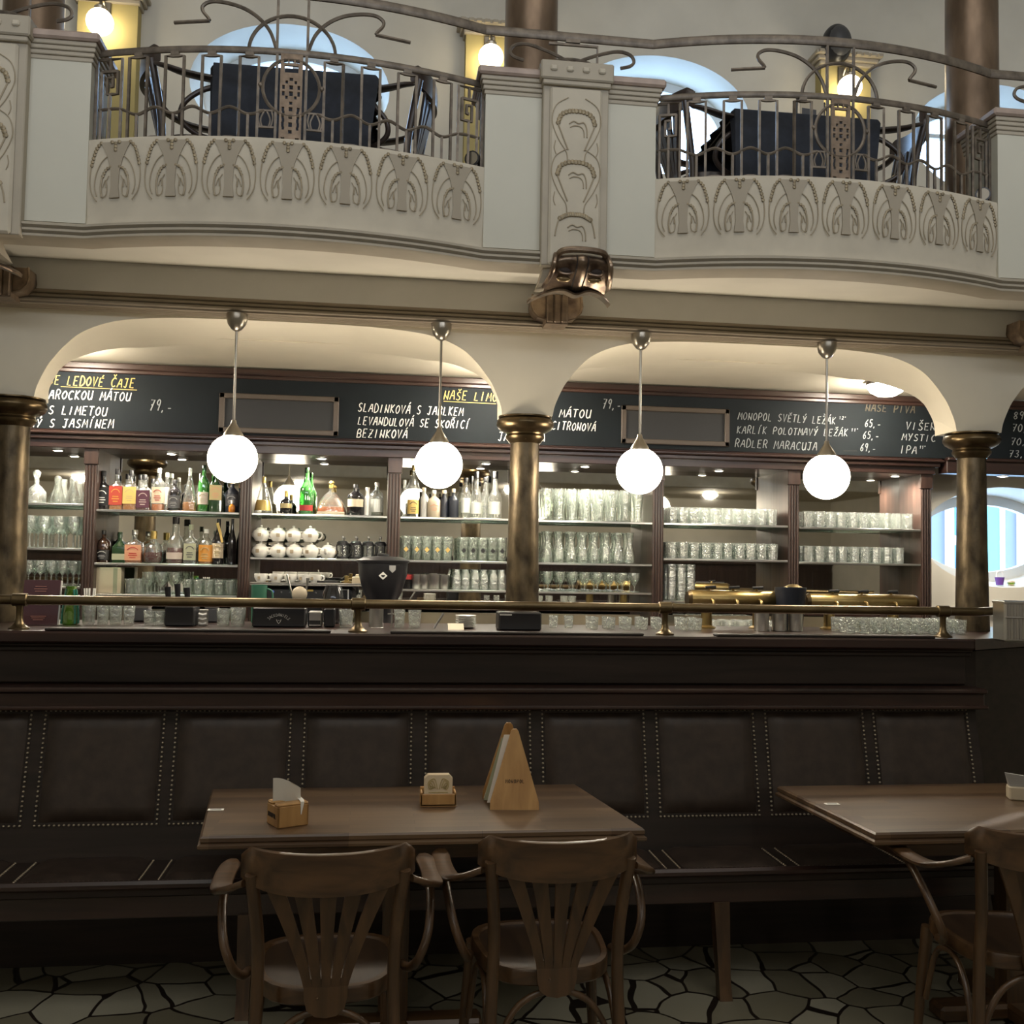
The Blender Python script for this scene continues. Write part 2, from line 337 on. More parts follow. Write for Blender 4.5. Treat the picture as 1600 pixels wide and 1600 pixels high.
# opposite gallery, added behind the viewer to shade the lower hall (seen in mirrors)
struct(MB().box(XL, YB, 2.86, XR, -2.7, 3.05).box(XL, -2.7, 2.8, XR, -2.55, 3.55).box(XL, -2.75, 3.55, XR, -2.5, 3.6).build('shading_gallery_front', 'parapet', smooth=0))
# wainscot on the wall behind the viewer (seen in the bar mirrors)
wn = MB().box(XL, YB, 0, XR, YB + .06, 1.65).box(XL, YB, 1.65, XR, YB + .12, 1.72, .02)
for i in range(26): wn.box(XL + .1 + i * .58, YB + .06, .25, XL + .58 + i * .58, YB + .075, 1.55, .01)
struct(wn.build('baseboard_front', 'mahogany_v', smooth=0))

def wall_cell(mb, x0, x1, z0, z1, hole=None, y0=YW, y1=YW + .36):
    if not hole: mb.box(x0, y0, z0, x1, y1, z1); return
    cx, cz, a, b, a2, b2 = hole; N = 72
    ang = [2 * PI * i / N for i in range(N)] + [math.atan2(zz - cz, xx - cx) % (2 * PI) for xx in (x0, x1) for zz in (z0, z1)]
    ang = sorted(ang); n = len(ang); vs = []
    for t in ang:
        c, s_ = math.cos(t), math.sin(t)
        k = min((x1 - cx) / c if c > 1e-9 else 1e9, (x0 - cx) / c if c < -1e-9 else 1e9, (z1 - cz) / s_ if s_ > 1e-9 else 1e9, (z0 - cz) / s_ if s_ < -1e-9 else 1e9)
        q = 1 / math.hypot(c / a, s_ / b); q2 = 1 / math.hypot(c / a2, s_ / b2)
        vs += [(cx + k * c, y0, cz + k * s_), (cx + q * c, y0, cz + q * s_), (cx + q2 * c, y1, cz + q2 * s_), (cx + k * c, y1, cz + k * s_)]
    fs = []
    for i in range(n):
        j = (i + 1) % n
        for e in range(4): fs.append((4 * i + e, 4 * j + e, 4 * j + (e + 1) % 4, 4 * i + (e + 1) % 4))
    mb.add(vs, fs)
UPW = [-2.90, -.58, 1.74, 4.06, 6.38]; GRW = [4.12]  # end windows lie out of view, added to balance the daylight
wr = MB()
wall_cell(wr, XL, 3.2, 0, 3.3); wall_cell(wr, 5.2, XR, 0, 3.3); wall_cell(wr, 3.2, 5.2, 0, 3.3, (4.12, 1.83, .60, .33, .52, .285))
edges = [XL] + [(UPW[i] + UPW[i + 1]) / 2 for i in range(4)] + [XR]
for i, cx in enumerate(UPW): wall_cell(wr, edges[i], edges[i + 1], 3.3, 5.8, (cx, 4.49, .60, .385, .545, .35))
wall_cell(wr, XL, XR, 5.8, ZC)
struct(wr.build('wall_rear', 'plaster', smooth=20))

def oval(cx, cz, a, b, Y, n=64): return [(cx + a * math.cos(2 * PI * i / n), Y, cz + b * math.sin(2 * PI * i / n)) for i in range(n)]
def window(n, cx, cz, a, b, bars):
    Y = YW + .33
    mb = MB(); mb.loft([oval(cx, cz, a + .03, b + .03, Y), oval(cx, cz, a + .03, b + .03, Y - .05), oval(cx, cz, a - .045, b - .045, Y - .05), oval(cx, cz, a - .045, b - .045, Y), oval(cx, cz, a + .03, b + .03, Y)], True, False)
    if bars:
        mb.box(cx - .018, Y - .04, cz - b, cx + .018, Y, cz + b); mb.box(cx - a * .9, Y - .04, cz + b * .35, cx + a * .9, Y, cz + b * .35 + .03)
    f = struct(mb.build('window_%d' % n, 'winwhite'))
    g = MB(); g.loft([oval(cx, cz, a - .03, b - .03, Y - .02), oval(cx, cz, a - .03, b - .03, Y - .012)]); g.build('pane', 'pane', f)
for i, cx in enumerate(UPW): window(i + 1, cx, 4.49, .535, .34, i != 2)
window(6, 4.12, 1.83, .51, .275, False)
# gallery floor slab and soffit, fascia, mouldings
struct(MB().box(XL, 4.15, 2.93, XR, YW, 3.08).build('floor_gallery', 'tan', smooth=0))
struct(MB().box(XL, 4.63, 2.741, XR, 5.3, 2.90).build('wall_fascia', 'fascia', smooth=0))
YF, YA = 4.63, 4.74
tr = MB()
for k in range(3): tr.tube([(XL, YF - .008, 2.708 + k * .018), (XR, YF - .008, 2.708 + k * .018)], .0085, 8)
for k in range(3): tr.tube([(XL, YF + .03 + k * .030, 2.694), (XR, YF + .03 + k * .030, 2.694)], .006, 8)
tr.box(XL, YF - .004, 2.6925, XR, YA + .06, 2.756)
struct(tr.build('trim_1', 'tandark'))
# arcade: arched spandrels on the columns, with a soffit that deepens towards the crown
FP = [(.118, 2.287), (.13, 2.34), (.165, 2.42), (.195, 2.465), (.235, 2.515), (.30, 2.575), (.40, 2.622), (.52, 2.648), (.75, 2.665), (1.131, 2.668)]
BP = [(.108, 2.287), (.115, 2.36), (.138, 2.43), (.155, 2.465), (.185, 2.50), (.235, 2.54), (.33, 2.590), (.45, 2.622), (.70, 2.645), (1.131, 2.655)]
def yb(dx): return 4.945 + .31 * min(1, max(0, (dx - .1) / .35))
ar = MB()
YA = 4.74
def curve(prof, n=8):
    return [(p.x * 1.016, 1.6 + (p.z - 1.6) * 1.017) for p in smooth_pts([(u, 0, v) for u, v in prof], n)]
fpc, bpc = curve(FP), curve(BP)
for c0, c1 in zip(BAYS[:-1], BAYS[1:]):
    for s_, cc in ((1, c0), (-1, c1)):
        rings = []
        hp = (c1 - c0) / 2 + .002; q_ = lambda v: v if v < .4 else .4 + (v - .4) * (hp - .4) / (1.131 * 1.016 - .4)
        for (fx, fz), (bx, bz) in zip(fpc, bpc):
            yk = yb(bx); fx, bx = q_(fx), q_(bx)
            rings.append([(cc + s_ * fx, YA, max(fz, 2.72)), (cc + s_ * fx, YA, fz), (cc + s_ * (fx * .7 + bx * .3), YA + (yk - YA) * .3, fz * .72 + bz * .28 + .004), (cc + s_ * (fx * .35 + bx * .65), YA + (yk - YA) * .65, fz * .37 + bz * .63 + .004), (cc + s_ * bx, yk, bz), (cc + s_ * bx, yk, 2.72)])
        ar.loft(rings, False, False)
for cc in BAYS:
    ar.box(cc - .120, YA + .0005, 2.2992, cc + .120, 4.94, 2.72)
struct(ar.build('wall_arcade', 'spandrel', smooth=50))
struct(MB().box(XL, 5.12, 2.674, XR, YW, 2.80).build('ceiling_bar', 'spandrel', smooth=0))
# ---- balcony parapet
PX0 = [(-3.39, -1.865), (-1.13, .40), (1.11, 2.635), (3.37, 4.90)]
YP, BULGE = 4.05, .145
def bay_y(x, b):
    h = (b[1] - b[0]) / 2; c = (b[0] + b[1]) / 2; return YP - BULGE * max(0, 1 - ((x - c) / h) ** 2)
path = []
path.append((XL, YP))
for b_ in PX0:
    path += [(b_[0] + (b_[1] - b_[0]) * i / 28, bay_y(b_[0] + (b_[1] - b_[0]) * i / 28, b_)) for i in range(29)]
path.append((XR, YP))
def sweep(prof, name, material, parent=None, sm=35):
    mb = MB(); mb.loft([[(x, y + dy, z) for dy, z in prof] for x, y in path], True, True); return mb.build(name, material, parent, sm)
par = struct(sweep([(0, 2.85), (.005, 2.862), (0.012, 2.90), (0, 3.0), (0, 3.19), (.004, 3.2), (.12, 3.2), (.12, 2.85)], 'wall_balcony', 'parapet', None, 30))
mp_ = []
for k in range(3):
    z = 2.803 + k * .02; mp_ += [(-.012 - k * .006, z), (-.022 - k * .006, z + .005), (-.022 - k * .006, z + .013), (-.012 - k * .006, z + .018)]
struct(sweep(mp_ + [(-.012, 2.865), (.10, 2.865), (.10, 2.803)], 'trim_2', 'tan', None, 30))
# cove between the parapet lip and the fascia
cv = MB(); rings = []
for x, y in path:
    rings.append([(x, y + .02 + (YF - y - .02) * t / 8, 2.805 + .085 * math.sin(PI / 2 * t / 8)) for t in range(9)] + [(x, YF, 2.93), (x, y + .02, 2.93)])
cv.loft(rings, True, True); struct(cv.build('ceiling_cove', 'plaster', smooth=40))
# ---- piers with cap mouldings and lyre-patterned pilasters
PIERS = [(-1.865, -1.13), (.40, 1.11), (2.635, 3.37)]
def bead_arc(mb, pts, r, n):
    pts = smooth_pts(pts, 8); L = [0]
    for a, b2 in zip(pts, pts[1:]): L.append(L[-1] + (b2 - a).length)
    for k in range(n):
        t = L[-1] * k / (n - 1); i = max(0, min(len(L) - 2, next((q for q in range(len(L)) if L[q] >= t), 1) - 1))
        p = pts[i].lerp(pts[i + 1], (t - L[i]) / max(1e-6, L[i + 1] - L[i])); mb.sphere(p, r, 8, 4, 1.25, .7, 1.25)
for pi, (x0, x1) in enumerate(PIERS):
    pc = (x0 + x1) / 2 + .01
    pier = struct(MB().box(x0, YP - .004, 2.87, x1, YP + .24, 3.56).build('wall_pier', 'panel', smooth=0))
    mb = MB()
    for k in range(4): mb.box(x0 - .006 - .005 * k, YP - .008 - .006 * k, 3.50 + k * .018, x1 + .006 + .005 * k, YP + .25, 3.514 + k * .018 + .004, .003)
    mb.build('cap_moulding', 'tan', pier)
    MB().box(x0 - .035, YP - .04, 3.572, x1 + .035, YP + .28, 3.606, .008).build('cap_slab', 'pink', pier)
    mb = MB().box(pc - .135, YP - .045, 2.80, pc + .135, YP, 3.60, .004)
    mb.build('pilaster', 'tan', pier, 0)
    MB().box(pc - .108, YP - .060, 2.80, pc + .105, YP - .04, 3.53, .012).build('pilaster_panel', 'parapet', pier)
    mb = MB().box(pc - .15, YP - .075, 3.555, pc + .15, YP + .02, 3.632, .006); mb.box(pc - .14, YP - .066, 3.535, pc + .14, YP, 3.556, .004)
    mb.build('pilaster_cap', 'tan', pier)
    mb = MB()
    for k in range(4): mb.box(pc - .112 + k * .066, YP - .085, 3.585, pc - .084 + k * .066, YP - .07, 3.607, .005)
    mb.build('cap_stud', 'parapet', pier)
    g = MB(); l = MB(); yy = YP - .062
    for k, zt in enumerate((3.425, 3.215, 3.0)):
        sc = 1.0
        full = [(-.033, -.155), (-.06, -.09), (-.075, -.045), (-.062, -.012), (-.03, .004), (0, .006), (.03, .004), (.062, -.012), (.075, -.045), (.06, -.09), (.033, -.155)]
        if k == 2: full = [(-.082, -.085)] + full[2:9] + [(.082, -.085)]
        l.tube(smooth_pts([(pc + u, yy, zt + v) for u, v in full], 5), .0032, 6)
        bead_arc(g, [(pc + u, yy, zt + v) for u, v in full[2:-2]], .0085, 15)
        l.tube(smooth_pts([(pc - .03, yy, zt - .048), (pc - .012, yy, zt - .036), (pc + .008, yy, zt - .044), (pc + .03, yy, zt - .04), (pc + .042, yy, zt - .065), (pc + .044, yy, zt - .10)], 5), .0028, 6)
        l.tube(smooth_pts([(pc - .026, yy, zt - .062), (pc - .008, yy, zt - .054), (pc + .018, yy, zt - .058), (pc + .03, yy, zt - .075), (pc + .032, yy, zt - .10)], 5), .0022, 6)
        if k < 2:
            for s_ in (-1, 1):
                l.tube(smooth_pts([(pc + s_ * .035, yy, zt + .06), (pc + s_ * .085, yy, zt + .025), (pc + s_ * .10, yy, zt - .04), (pc + s_ * .075, yy, zt - .11), (pc + s_ * .04, yy, zt - .165), (pc + s_ * .035, yy, zt - .20)], 5), .0022, 6)
                l.tube(smooth_pts([(pc + s_ * .085, yy, zt - .12), (pc + s_ * .09, yy, zt - .15), (pc + s_ * .082, yy, zt - .175)], 4), .002, 6)
    l.build('lyre_relief', 'relief', pier); g.build('bead_relief', 'gilt', pier)
# ---- palmette reliefs on the bays
for b_ in PX0:
    cc, hh = (b_[0] + b_[1]) / 2, (b_[1] - b_[0]) / 2
    for k in range(7):
        sx = cc + (k - 3) * .218
        def P(u, v, o=.004):
            x = sx + u; return (x, bay_y(min(max(x, b_[0]), b_[1]), b_) - o, 3.2 + v)
        mb = MB()
        for lo, hi in (((-.058, .058), (-.028, .028)),):
            rows = [(-.018, .060), (-.045, .045), (-.08, .030), (-.13, .0175), (-.19, .015), (-.235, .020)]
            mb.loft([[P(-w, v, .006), P(w, v, .006), P(w, v, 0), P(-w, v, 0)] for v, w in rows], True, True)
        pal = mb.build('palmette_relief', 'trunk', par, 20)
        l = MB(); g = MB()
        for s_ in (-1, 1):
            l.tube(smooth_pts([P(s_ * u, v) for u, v in ((.062, -.02), (.082, -.05), (.095, -.10), (.100, -.16), (.092, -.21), (.07, -.245))], 4), .0022, 6)
            l.tube(smooth_pts([P(s_ * u, v) for u, v in ((.028, -.07), (.055, -.095), (.075, -.14), (.080, -.19), (.07, -.225))], 4), .002, 6)
            l.tube(smooth_pts([P(s_ * u, v) for u, v in ((.015, -.115), (.036, -.125), (.05, -.155), (.055, -.195), (.05, -.23))], 4), .0036, 6)
            l.tube(smooth_pts([P(s_ * u, v) for u, v in ((.05, -.232), (.034, -.225), (.03, -.195), (.036, -.165), (.048, -.195))], 4), .0018, 6)
            l.tube(smooth_pts([P(s_ * u, v) for u, v in ((.024, -.15), (.034, -.17), (.034, -.195))], 4), .0018, 6)
            bead_arc(g, [P(s_ * u, v) for u, v in ((.058, -.02), (.076, -.04), (.09, -.085), (.094, -.105))], .0058, 8)
            bead_arc(g, [P(s_ * u, v) for u, v in ((.018, -.115), (.036, -.125), (.048, -.15))], .005, 5)
        bead_arc(g, [P(0, -.025, .008), P(0, -.05, .008)], .006, 3); bead_arc(g, [P(-.014, -.02, .008), P(.014, -.02, .008)], .006, 2)
        l.build('arc_lines', 'relief', pal); g.build('beads', 'gilt', pal)
# wall pilasters in the gallery
for k, x in enumerate((-1.64, .65, 2.955)):
    mb = MB().box(x - .17, YW - .09, 3.08, x + .17, YW, 4.86); s1 = struct(mb.build('trim_%d' % (k + 3), 'olive', smooth=0))
    mb = MB()
    for q in range(3): mb.box(x - .185 - q * .02, YW - .11 - q * .02, 4.86 + q * .025, x + .185 + q * .02, YW, 4.885 + q * .025, .004)
    for q in range(9): mb.box(x - .21 + q * .05, YW - .165, 4.912, x - .18 + q * .05, YW - .14, 4.93)
    mb.build('pilaster_cap', 'tan', s1)
# dado moulding below the round window on the bar wall
struct(MB().box(3.36, YW - .03, 1.325, 6.5, YW, 1.36, .006).build('trim_6', 'winwhite'))

# ================================================================== COLUMNS
def column(x, label):
    t = thing('column', label, 'column', (x, 4.81, 1.306), 0, 'brass columns rising from the bar')
    MB().lathe([(.082, 1.306), (.082, 1.32), (.079, 1.40), (.073, 1.75), (.068, 2.19)], (0, 0, -1.306), 32).build('shaft', 'bronze', t)
    MB().lathe([(r * 1.015, 1.6 + (z - 1.6) * 1.0185) for r, z in ((.072, 2.160), (.080, 2.172), (.090, 2.182), (.092, 2.192), (.086, 2.202), (.088, 2.208), (.106, 2.216), (.124, 2.228), (.134, 2.243), (.135, 2.256), (.128, 2.270), (.118, 2.275), (.126, 2.280), (.126, 2.2860))], (0, 0, -1.306), 36).build('capital', 'capital', t)
column(COLX[0], 'brass column at the end of the bar beside the burgundy menu')
column(COLX[1], 'hammered brass column standing in the middle of the bar')
column(COLX[2], 'brass column in front of the round ground floor window')
for x, lb in ((-1.60, 'brown marbled gallery column behind the pier beside the first globe sconce'), (.69, 'brown marbled gallery column behind the middle pier'), (2.985, 'brown marbled gallery column beside the third oval window')):
    t = thing('gallery_column', lb, 'column', (x, 4.80, 3.08), 0, 'columns of the gallery')
    MB().lathe([(.16, 0), (.16, .10), (.145, .13), (.145, .16), (.132, .19), (.130, .8), (.122, 2.8)], (0, 0, 0), 32).build('shaft', 'bronze_up', t)
    MB().lathe([(.122, 2.8), (.15, 2.84), (.18, 2.90), (.16, 2.95), (.19, 3.0), (.19, 3.10)], (0, 0, 0), 32).build('capital', 'capital', t)
struct(MB().box(XL, 4.60, 6.15, XR, 5.0, 6.7).build('wall_upper_beam', 'plaster', smooth=0))

# ================================================================== MASK BRACKETS
def bracket(x, label):
    t = thing('mask_bracket', label, 'bracket', (x, YF, 2.69), 0, 'mask brackets under the balcony piers')
    yo = YP - .045 - YF                                   # pier face, seen from the wall
    # face: a bulging shell that narrows forward
    def S(u, v):                                          # u -1..1 across, v 0 (brow) .. 1 (lip)
        w = .104 + .026 * v
        z = .142 - .112 * v
        y = yo - .055 - .028 * math.sin(PI * min(1, v * 1.2)) + .15 * v ** 1.7 + .03 * u * u
        y -= .020 * math.exp(-(u / .17) ** 2) * (.4 + v)
        for e in (-.52, .52): y += .014 * math.exp(-((u - e) / .24) ** 2 - ((v - .42) / .2) ** 2); y -= .018 * math.exp(-((u - e) / .26) ** 2 - ((v - .74) / .15) ** 2)
        return (u * w, y, z)
    N = 24; mb = MB()
    mb.loft([[S(-1 + 2 * i / N, j / 16) for i in range(N + 1)] + [(.10 * (1 - 2 * i / 3), yo + .06 + .13 * (j / 16), .150 - .08 * j / 16) for i in range(4)] for j in range(17)], True, True)
    face = mb.build('mask_face', 'mask', t, 60)
    for e in (-.52, .52):
        c = Vector(S(e, .50)); mb = MB().tube([(c.x + .030 * math.cos(a), c.y - .008 + .010 * math.sin(a), c.z + .018 * math.sin(a)) for a in [2 * PI * q / 20 for q in range(20)]], .0042, 6, True); mb.build('eye_rim', 'mask', face)
        MB().sphere((c.x, c.y - .002, c.z + .002), .024, 12, 8, 1.1, .4, .62).build('eye_shade', 'burn_shade', face)  # dark ellipsoid stands for the shade inside the eye socket
        c = Vector(S(e, .72)); MB().sphere((c.x, c.y + .004, c.z), .030, 12, 8, 1.0, .55, .45).build('eyelid', 'brass_old', face)
    for e in (-.20, .20): MB().tube([Vector(S(e * (1.1 - .3 * v), v)) - Vector((0, .002, 0)) for v in (.06, .2, .35, .5, .65, .8, .95)], .0032, 6).build('nose_shade', 'burn_shade', face)  # raised dark lines painting the shade of nose grooves
    MB().tube(smooth_pts([(-.10, yo - .03, .135), (-.085, yo - .055, .152), (-.04, yo - .068, .158), (.03, yo - .068, .158), (.085, yo - .055, .153), (.10, yo - .03, .136)], 6), .013, 10).build('brow_roll', 'mask', t)
    for s_ in (-1, 1):
        MB().tube(smooth_pts([(s_ * .105, yo - .035, .145), (s_ * .114, yo - .055, .105), (s_ * .122, yo - .02, .065), (s_ * .136, yo + .08, .040)], 6), [.011] * 12 + [.010] * 6 + [.006], 8).build('side_curl', 'mask', t)
        MB().loft([[(s_ * x0, y0, z), (s_ * x1, y0 + .02, z), (s_ * x1, y1, z), (s_ * x0, y1, z)] for x0, x1, y0, y1, z in ((.10, .136, yo + .02, yo + .10, .150), (.10, .145, yo + .03, yo + .16, .09), (.11, .152, yo + .07, yo + .22, .058))]).build('side_flare', 'tan', t, 40)
    rows = []                                             # flaring lip
    for i in range(33):
        u = -1 + i / 16; zl = .030 - .020 * math.exp(-(u / .22) ** 2) - .016 * abs(u) ** 4; y = yo + .078 + .03 * u * u + .11 * abs(u) ** 4; w = .150 * u + .025 * u * abs(u) ** 3
        rows.append([(w, y - .012, zl), (w, y - .016, zl + .006), (w, y + .01, zl + .018), (w, y + .05, zl + .016), (w, y + .04, zl)])
    MB().loft(rows, True, True).build('lip_flare', 'mask', t, 50)
    for s_ in (-1, 1):
        mb = MB()
        prof = [(.045, .16), (.112, .16), (.118, .10), (.112, .02), (.09, -.035), (.045, -.052)] if False else [(.04, .06), (.108, .06), (.114, .02), (.108, -.02 + .03), (.088, .0), (.04, -.0)]
        pts = [(.038, .075), (.112, .075), (.117, .03), (.110, .002), (.086, -.024), (.038, -.036)]
        mb.prism([(s_ * u, v + .052) for u, v in pts], lambda u, v, d: (u, -.10 + d, v), 0, .10)
        mb.tube([(s_ * u, -.104, v + .052) for u, v in pts[1:]], .006, 6)
        mb.build('side_lobe', 'mask', t, 30)
    mb = MB()
    for q in range(3): mb.box(-.048 + q * .033, -.125, .0, -.019 + q * .033, -.0, .13, .005)
    mb.box(-.05, -.115, -.005, .05, 0, .13)
    mb.build('ribbed_strip', 'plate', t)
bracket(.79, 'bronze mask bracket under the balcony pier in the middle of the arcade')
bracket(-1.60, 'bronze mask bracket cut by the picture edge beside the first arch')
bracket(3.17, 'bronze mask bracket under the pier beside the third oval window')

# ================================================================== BALCONY RAILINGS
ZR, ZB, ZU = 3.56, 3.2, 3.795
def railing(b_, label):
    cc, hh = (b_[0] + b_[1]) / 2, (b_[1] - b_[0]) / 2
    t = thing('balcony_railing', label, 'railing', (cc, YP, ZB), 0, 'wrought iron balcony railings'); O = (cc, YP, ZB)
    def yy(x): return bay_y(min(max(x, b_[0]), b_[1]), b_) + .05
    def P(u, z): return (cc + u, yy(cc + u), z)
    def poly(pts, n=4):
        out = []
        for (u0, z0), (u1, z1) in zip(pts, pts[1:]):
            for k in range(n): out.append(P(u0 + (u1 - u0) * k / n, z0 + (z1 - z0) * k / n))
        out.append(P(*pts[-1])); return out
    mb = MB(O); mb.tube([P(-hh + 2 * hh * i / 40, ZR) for i in range(41)], .0105, 8, sq=(1.3, .8)); mb.build('lower_rail', 'iron', t)
    mb = MB(O); mb.tube([P(-hh - .0 + 2 * hh * i / 40, ZU) for i in range(41)], .0145, 8, sq=(1.4, .7)); mb.build('handrail', 'iron', t)
    mb = MB(O); mb.tube([P(-hh + 2 * hh * i / 40, ZB + .006) for i in range(41)], .006, 4); mb.build('bottom_bar', 'iron', t)
    r = .0070; zt, zb = ZR - .026, ZB + .016
    for s_ in (-1, 1):
        V = [.125 + .0715 * k for k in range(8)]
        mb = MB(O)
        pts = [(s_ * V[0], zb)]
        for k in range(8):
            if k % 2 == 0: pts += [(s_ * V[k], zt)] if k else [(s_ * V[0], zt)]
            else: pts += [(s_ * V[k], zt), (s_ * V[k], zb)]
            if k % 2 == 1 and k < 7: pts += [(s_ * V[k + 1], zb)]
        mb.tube(poly(pts, 3), r, 4)
        for k in (0, 2, 4, 6):
            m_ = (V[k] + V[k + 1]) / 2; mb.tube([P(s_ * (m_ - .016), zt + .012), P(s_ * (m_ + .016), zt + .012)], .011, 4, sq=(1, .8))
        mb.build('meander_bar', 'iron', t)
        for k in (0, 2, 4, 6): MB(O).tube([P(s_ * (V[k] + V[k + 1]) / 2, ZB + .01), P(s_ * (V[k] + V[k + 1]) / 2, 3.308)], r, 4).build('short_bar', 'iron', t)
        mb = MB(O)
        wv = [(.10, 3.325)] + [(.125 + .0715 * (k + .5), 3.308 if k % 2 == 0 else 3.335) for k in range(8)] + [(.745, 3.335)]
        mb.tube(smooth_pts([P(s_ * u, z) for u, z in wv], 6), .0062, 6); mb.build('wave_bar', 'iron', t)
        mb = MB(O)     # key spiral at the end of the bay
        mb.tube(poly([(s_ * .655, zb), (s_ * .655, zt - .0), (s_ * .748, zt), (s_ * .748, zt), (s_ * .70, zt), (s_ * .70, 3.485), (s_ * .67, 3.485), (s_ * .67, 3.395), (s_ * .712, 3.395), (s_ * .712, 3.46), (s_ * .69, 3.46), (s_ * .69, 3.425), (s_ * .70, 3.425)], 2), r, 4)
        mb.tube(poly([(s_ * .735, 3.485), (s_ * .735, zb)], 2), r, 4); mb.tube(poly([(s_ * .70, 3.395), (s_ * .70, zb)], 2), r, 4); mb.tube(poly([(s_ * .67, 3.485), (s_ * .735, 3.485)], 2), r, 4)
        mb.tube(poly([(s_ * .757, zb), (s_ * .757, ZR)], 2), .008, 4)
        mb.build('key_spiral', 'iron', t)
        mb = MB(O)     # tulip panel at the foot
        z0, z1 = ZB + .06, ZB + .125
        mb.tube([P(s_ * .062, z0), P(s_ * .125, z0)], .005, 4); mb.tube([P(s_ * .062, z1), P(s_ * .125, z1)], .005, 4)
        for q in (-1, 1):
            mb.tube(smooth_pts([P(s_ * (.094 + q * .012), z0), P(s_ * (.094 + q * .018), z0 + .03), P(s_ * (.094 + q * .004), z1)], 5), .004, 4)
            mb.tube(smooth_pts([P(s_ * (.094 + q * .02), z0), P(s_ * (.094 + q * .028), z0 + .035), P(s_ * (.094 + q * .022), z1)], 5), .004, 4)
        mb.build('tulip_panel', 'iron', t)
        mb = MB(O)     # swirl above the rail
        mb.tube(smooth_pts([P(s_ * u, ZR + z) for u, z in ((.058, 0), (.085, .075), (.13, .128), (.19, .165), (.26, .185), (.315, .188), (.345, .172), (.345, .150), (.325, .125), (.318, .112))], 6) + [Vector(P(s_ * .40, ZR + .108)), Vector(P(s_ * .455, ZR + .106))], .0072, 6)
        mb.tube([P(s_ * .058, ZR), P(s_ * .058, ZU)], .007, 4)
        mb.build('swirl', 'iron', t)
    mb = MB(O)
    mb.tube([P(.165 * math.cos(PI * q / 24), ZR + .145 * math.sin(PI * q / 24)) for q in range(25)], .0072, 6); mb.build('half_circle', 'iron', t)
    mb = MB(O)
    mb.tube([P(.108 * math.cos(2 * PI * q / 40), 3.42 + .112 * math.sin(2 * PI * q / 40)) for q in range(40)], .0072, 6, True)
    for s_ in (-1, 1): mb.tube([P(s_ * .056, ZB + .01), P(s_ * .056, ZR)], .007, 4); mb.sphere(P(s_ * .116, 3.425), .011, 8, 6)
    mb.build('ring', 'iron', t)
    # pierced plate: a grid of cells with openings
    mb = MB(O); w = .042
    def cellbox(u0, u1, z0, z1): mb.box(cc + u0, yy(cc) - .006, z0, cc + u1, yy(cc) + .004, z1)
    rows = [(3.205, 3.222, 'pp'), (3.222, 3.238, ''), (3.238, 3.252, 'p'), (3.252, 3.264, 'oo'), (3.264, 3.282, 'opo'), (3.282, 3.296, 'oo'), (3.296, 3.312, 'opo'), (3.312, 3.326, 'oo'), (3.326, 3.342, 'opo'), (3.342, 3.352, ''), (3.352, 3.364, 'c'), (3.364, 3.374, ''),
            (3.374, 3.386, 'nn'), (3.386, 3.404, 'opo'), (3.404, 3.412, ''), (3.412, 3.428, 'opo'), (3.428, 3.434, ''), (3.434, 3.446, 'nn'), (3.446, 3.458, 'p'), (3.458, 3.478, ''), (3.478, 3.506, 'W'), (3.506, 3.516, ''), (3.516, 3.532, 'ttt'), (3.532, 3.57, '')]
    HO = {'': [], 'pp': [(-.034, -.020), (.020, .034)], 'p': [(-.007, .007)], 'oo': [(-.032, -.022), (.022, .032)], 'opo': [(-.034, -.024), (-.007, .007), (.024, .034)], 'c': [(-.006, .006)], 'nn': [(-.022, -.012), (.012, .022)], 'W': [(-.026, .026)], 'ttt': [(-.030, -.014), (-.009, .009), (.014, .030)]}
    for z0, z1, k in rows:
        x = -w
        for h0, h1 in HO[k]: cellbox(x, h0, z0, z1); x = h1
        cellbox(x, w, z0, z1)
    mb.build('pierced_plate', 'plate', t, 0)
    return t
railing(PX0[1], 'wrought iron balcony railing in front of the first dark clothed gallery table')
railing(PX0[2], 'wrought iron balcony railing with the black speaker above it')
railing(PX0[3], 'wrought iron balcony railing in the bay beyond the third oval window')
railing(PX0[0], 'wrought iron balcony railing in the bay before the first globe sconce')
def pier_crest(x0, x1, label):
    pc = (x0 + x1) / 2 + .01; Y = YP + .05; O = (pc, YP, 3.6)
    t = thing('pier_crest', label, 'railing', O, 0, 'iron crests above the balcony piers')
    mb = MB(O); mb.tube([(x0, Y, ZU), (pc, Y, ZU), (x1, Y, ZU)], .0145, 8, sq=(1.4, .7)); mb.build('handrail', 'iron', t)
    mb = MB(O)
    for s_ in (-1, 1):
        mb.tube(smooth_pts([(pc + s_ * u, Y, 3.6 + z) for u, z in ((-.10, .01), (-.04, .055), (.02, .09), (.10, .125), (.19, .150), (.245, .140), (.262, .112), (.245, .092), (.205, .080))], 6), .0072, 6)
    mb.tube([(pc + .15 * math.cos(PI * q / 20), Y, 3.60 + .10 * math.sin(PI * q / 20)) for q in range(21)], .0072, 6)
    mb.build('crossing_arcs', 'iron', t)
    mb = MB(O); mb.tube([(pc - .10, Y, 3.762), (pc + .105, Y, 3.762), (pc + .105, Y, 3.606)], .007, 4); mb.tube([(pc - .03, Y, 3.778), (pc + .03, Y, 3.778)], .012, 4); mb.build('bent_bar', 'iron', t)
pier_crest(*PIERS[1], 'iron crest of crossing arcs above the middle balcony pier')
pier_crest(*PIERS[0], 'iron crest above the balcony pier cut by the picture edge beside the first sconce')
pier_crest(*PIERS[2], 'iron crest above the balcony pier beside the third oval window')

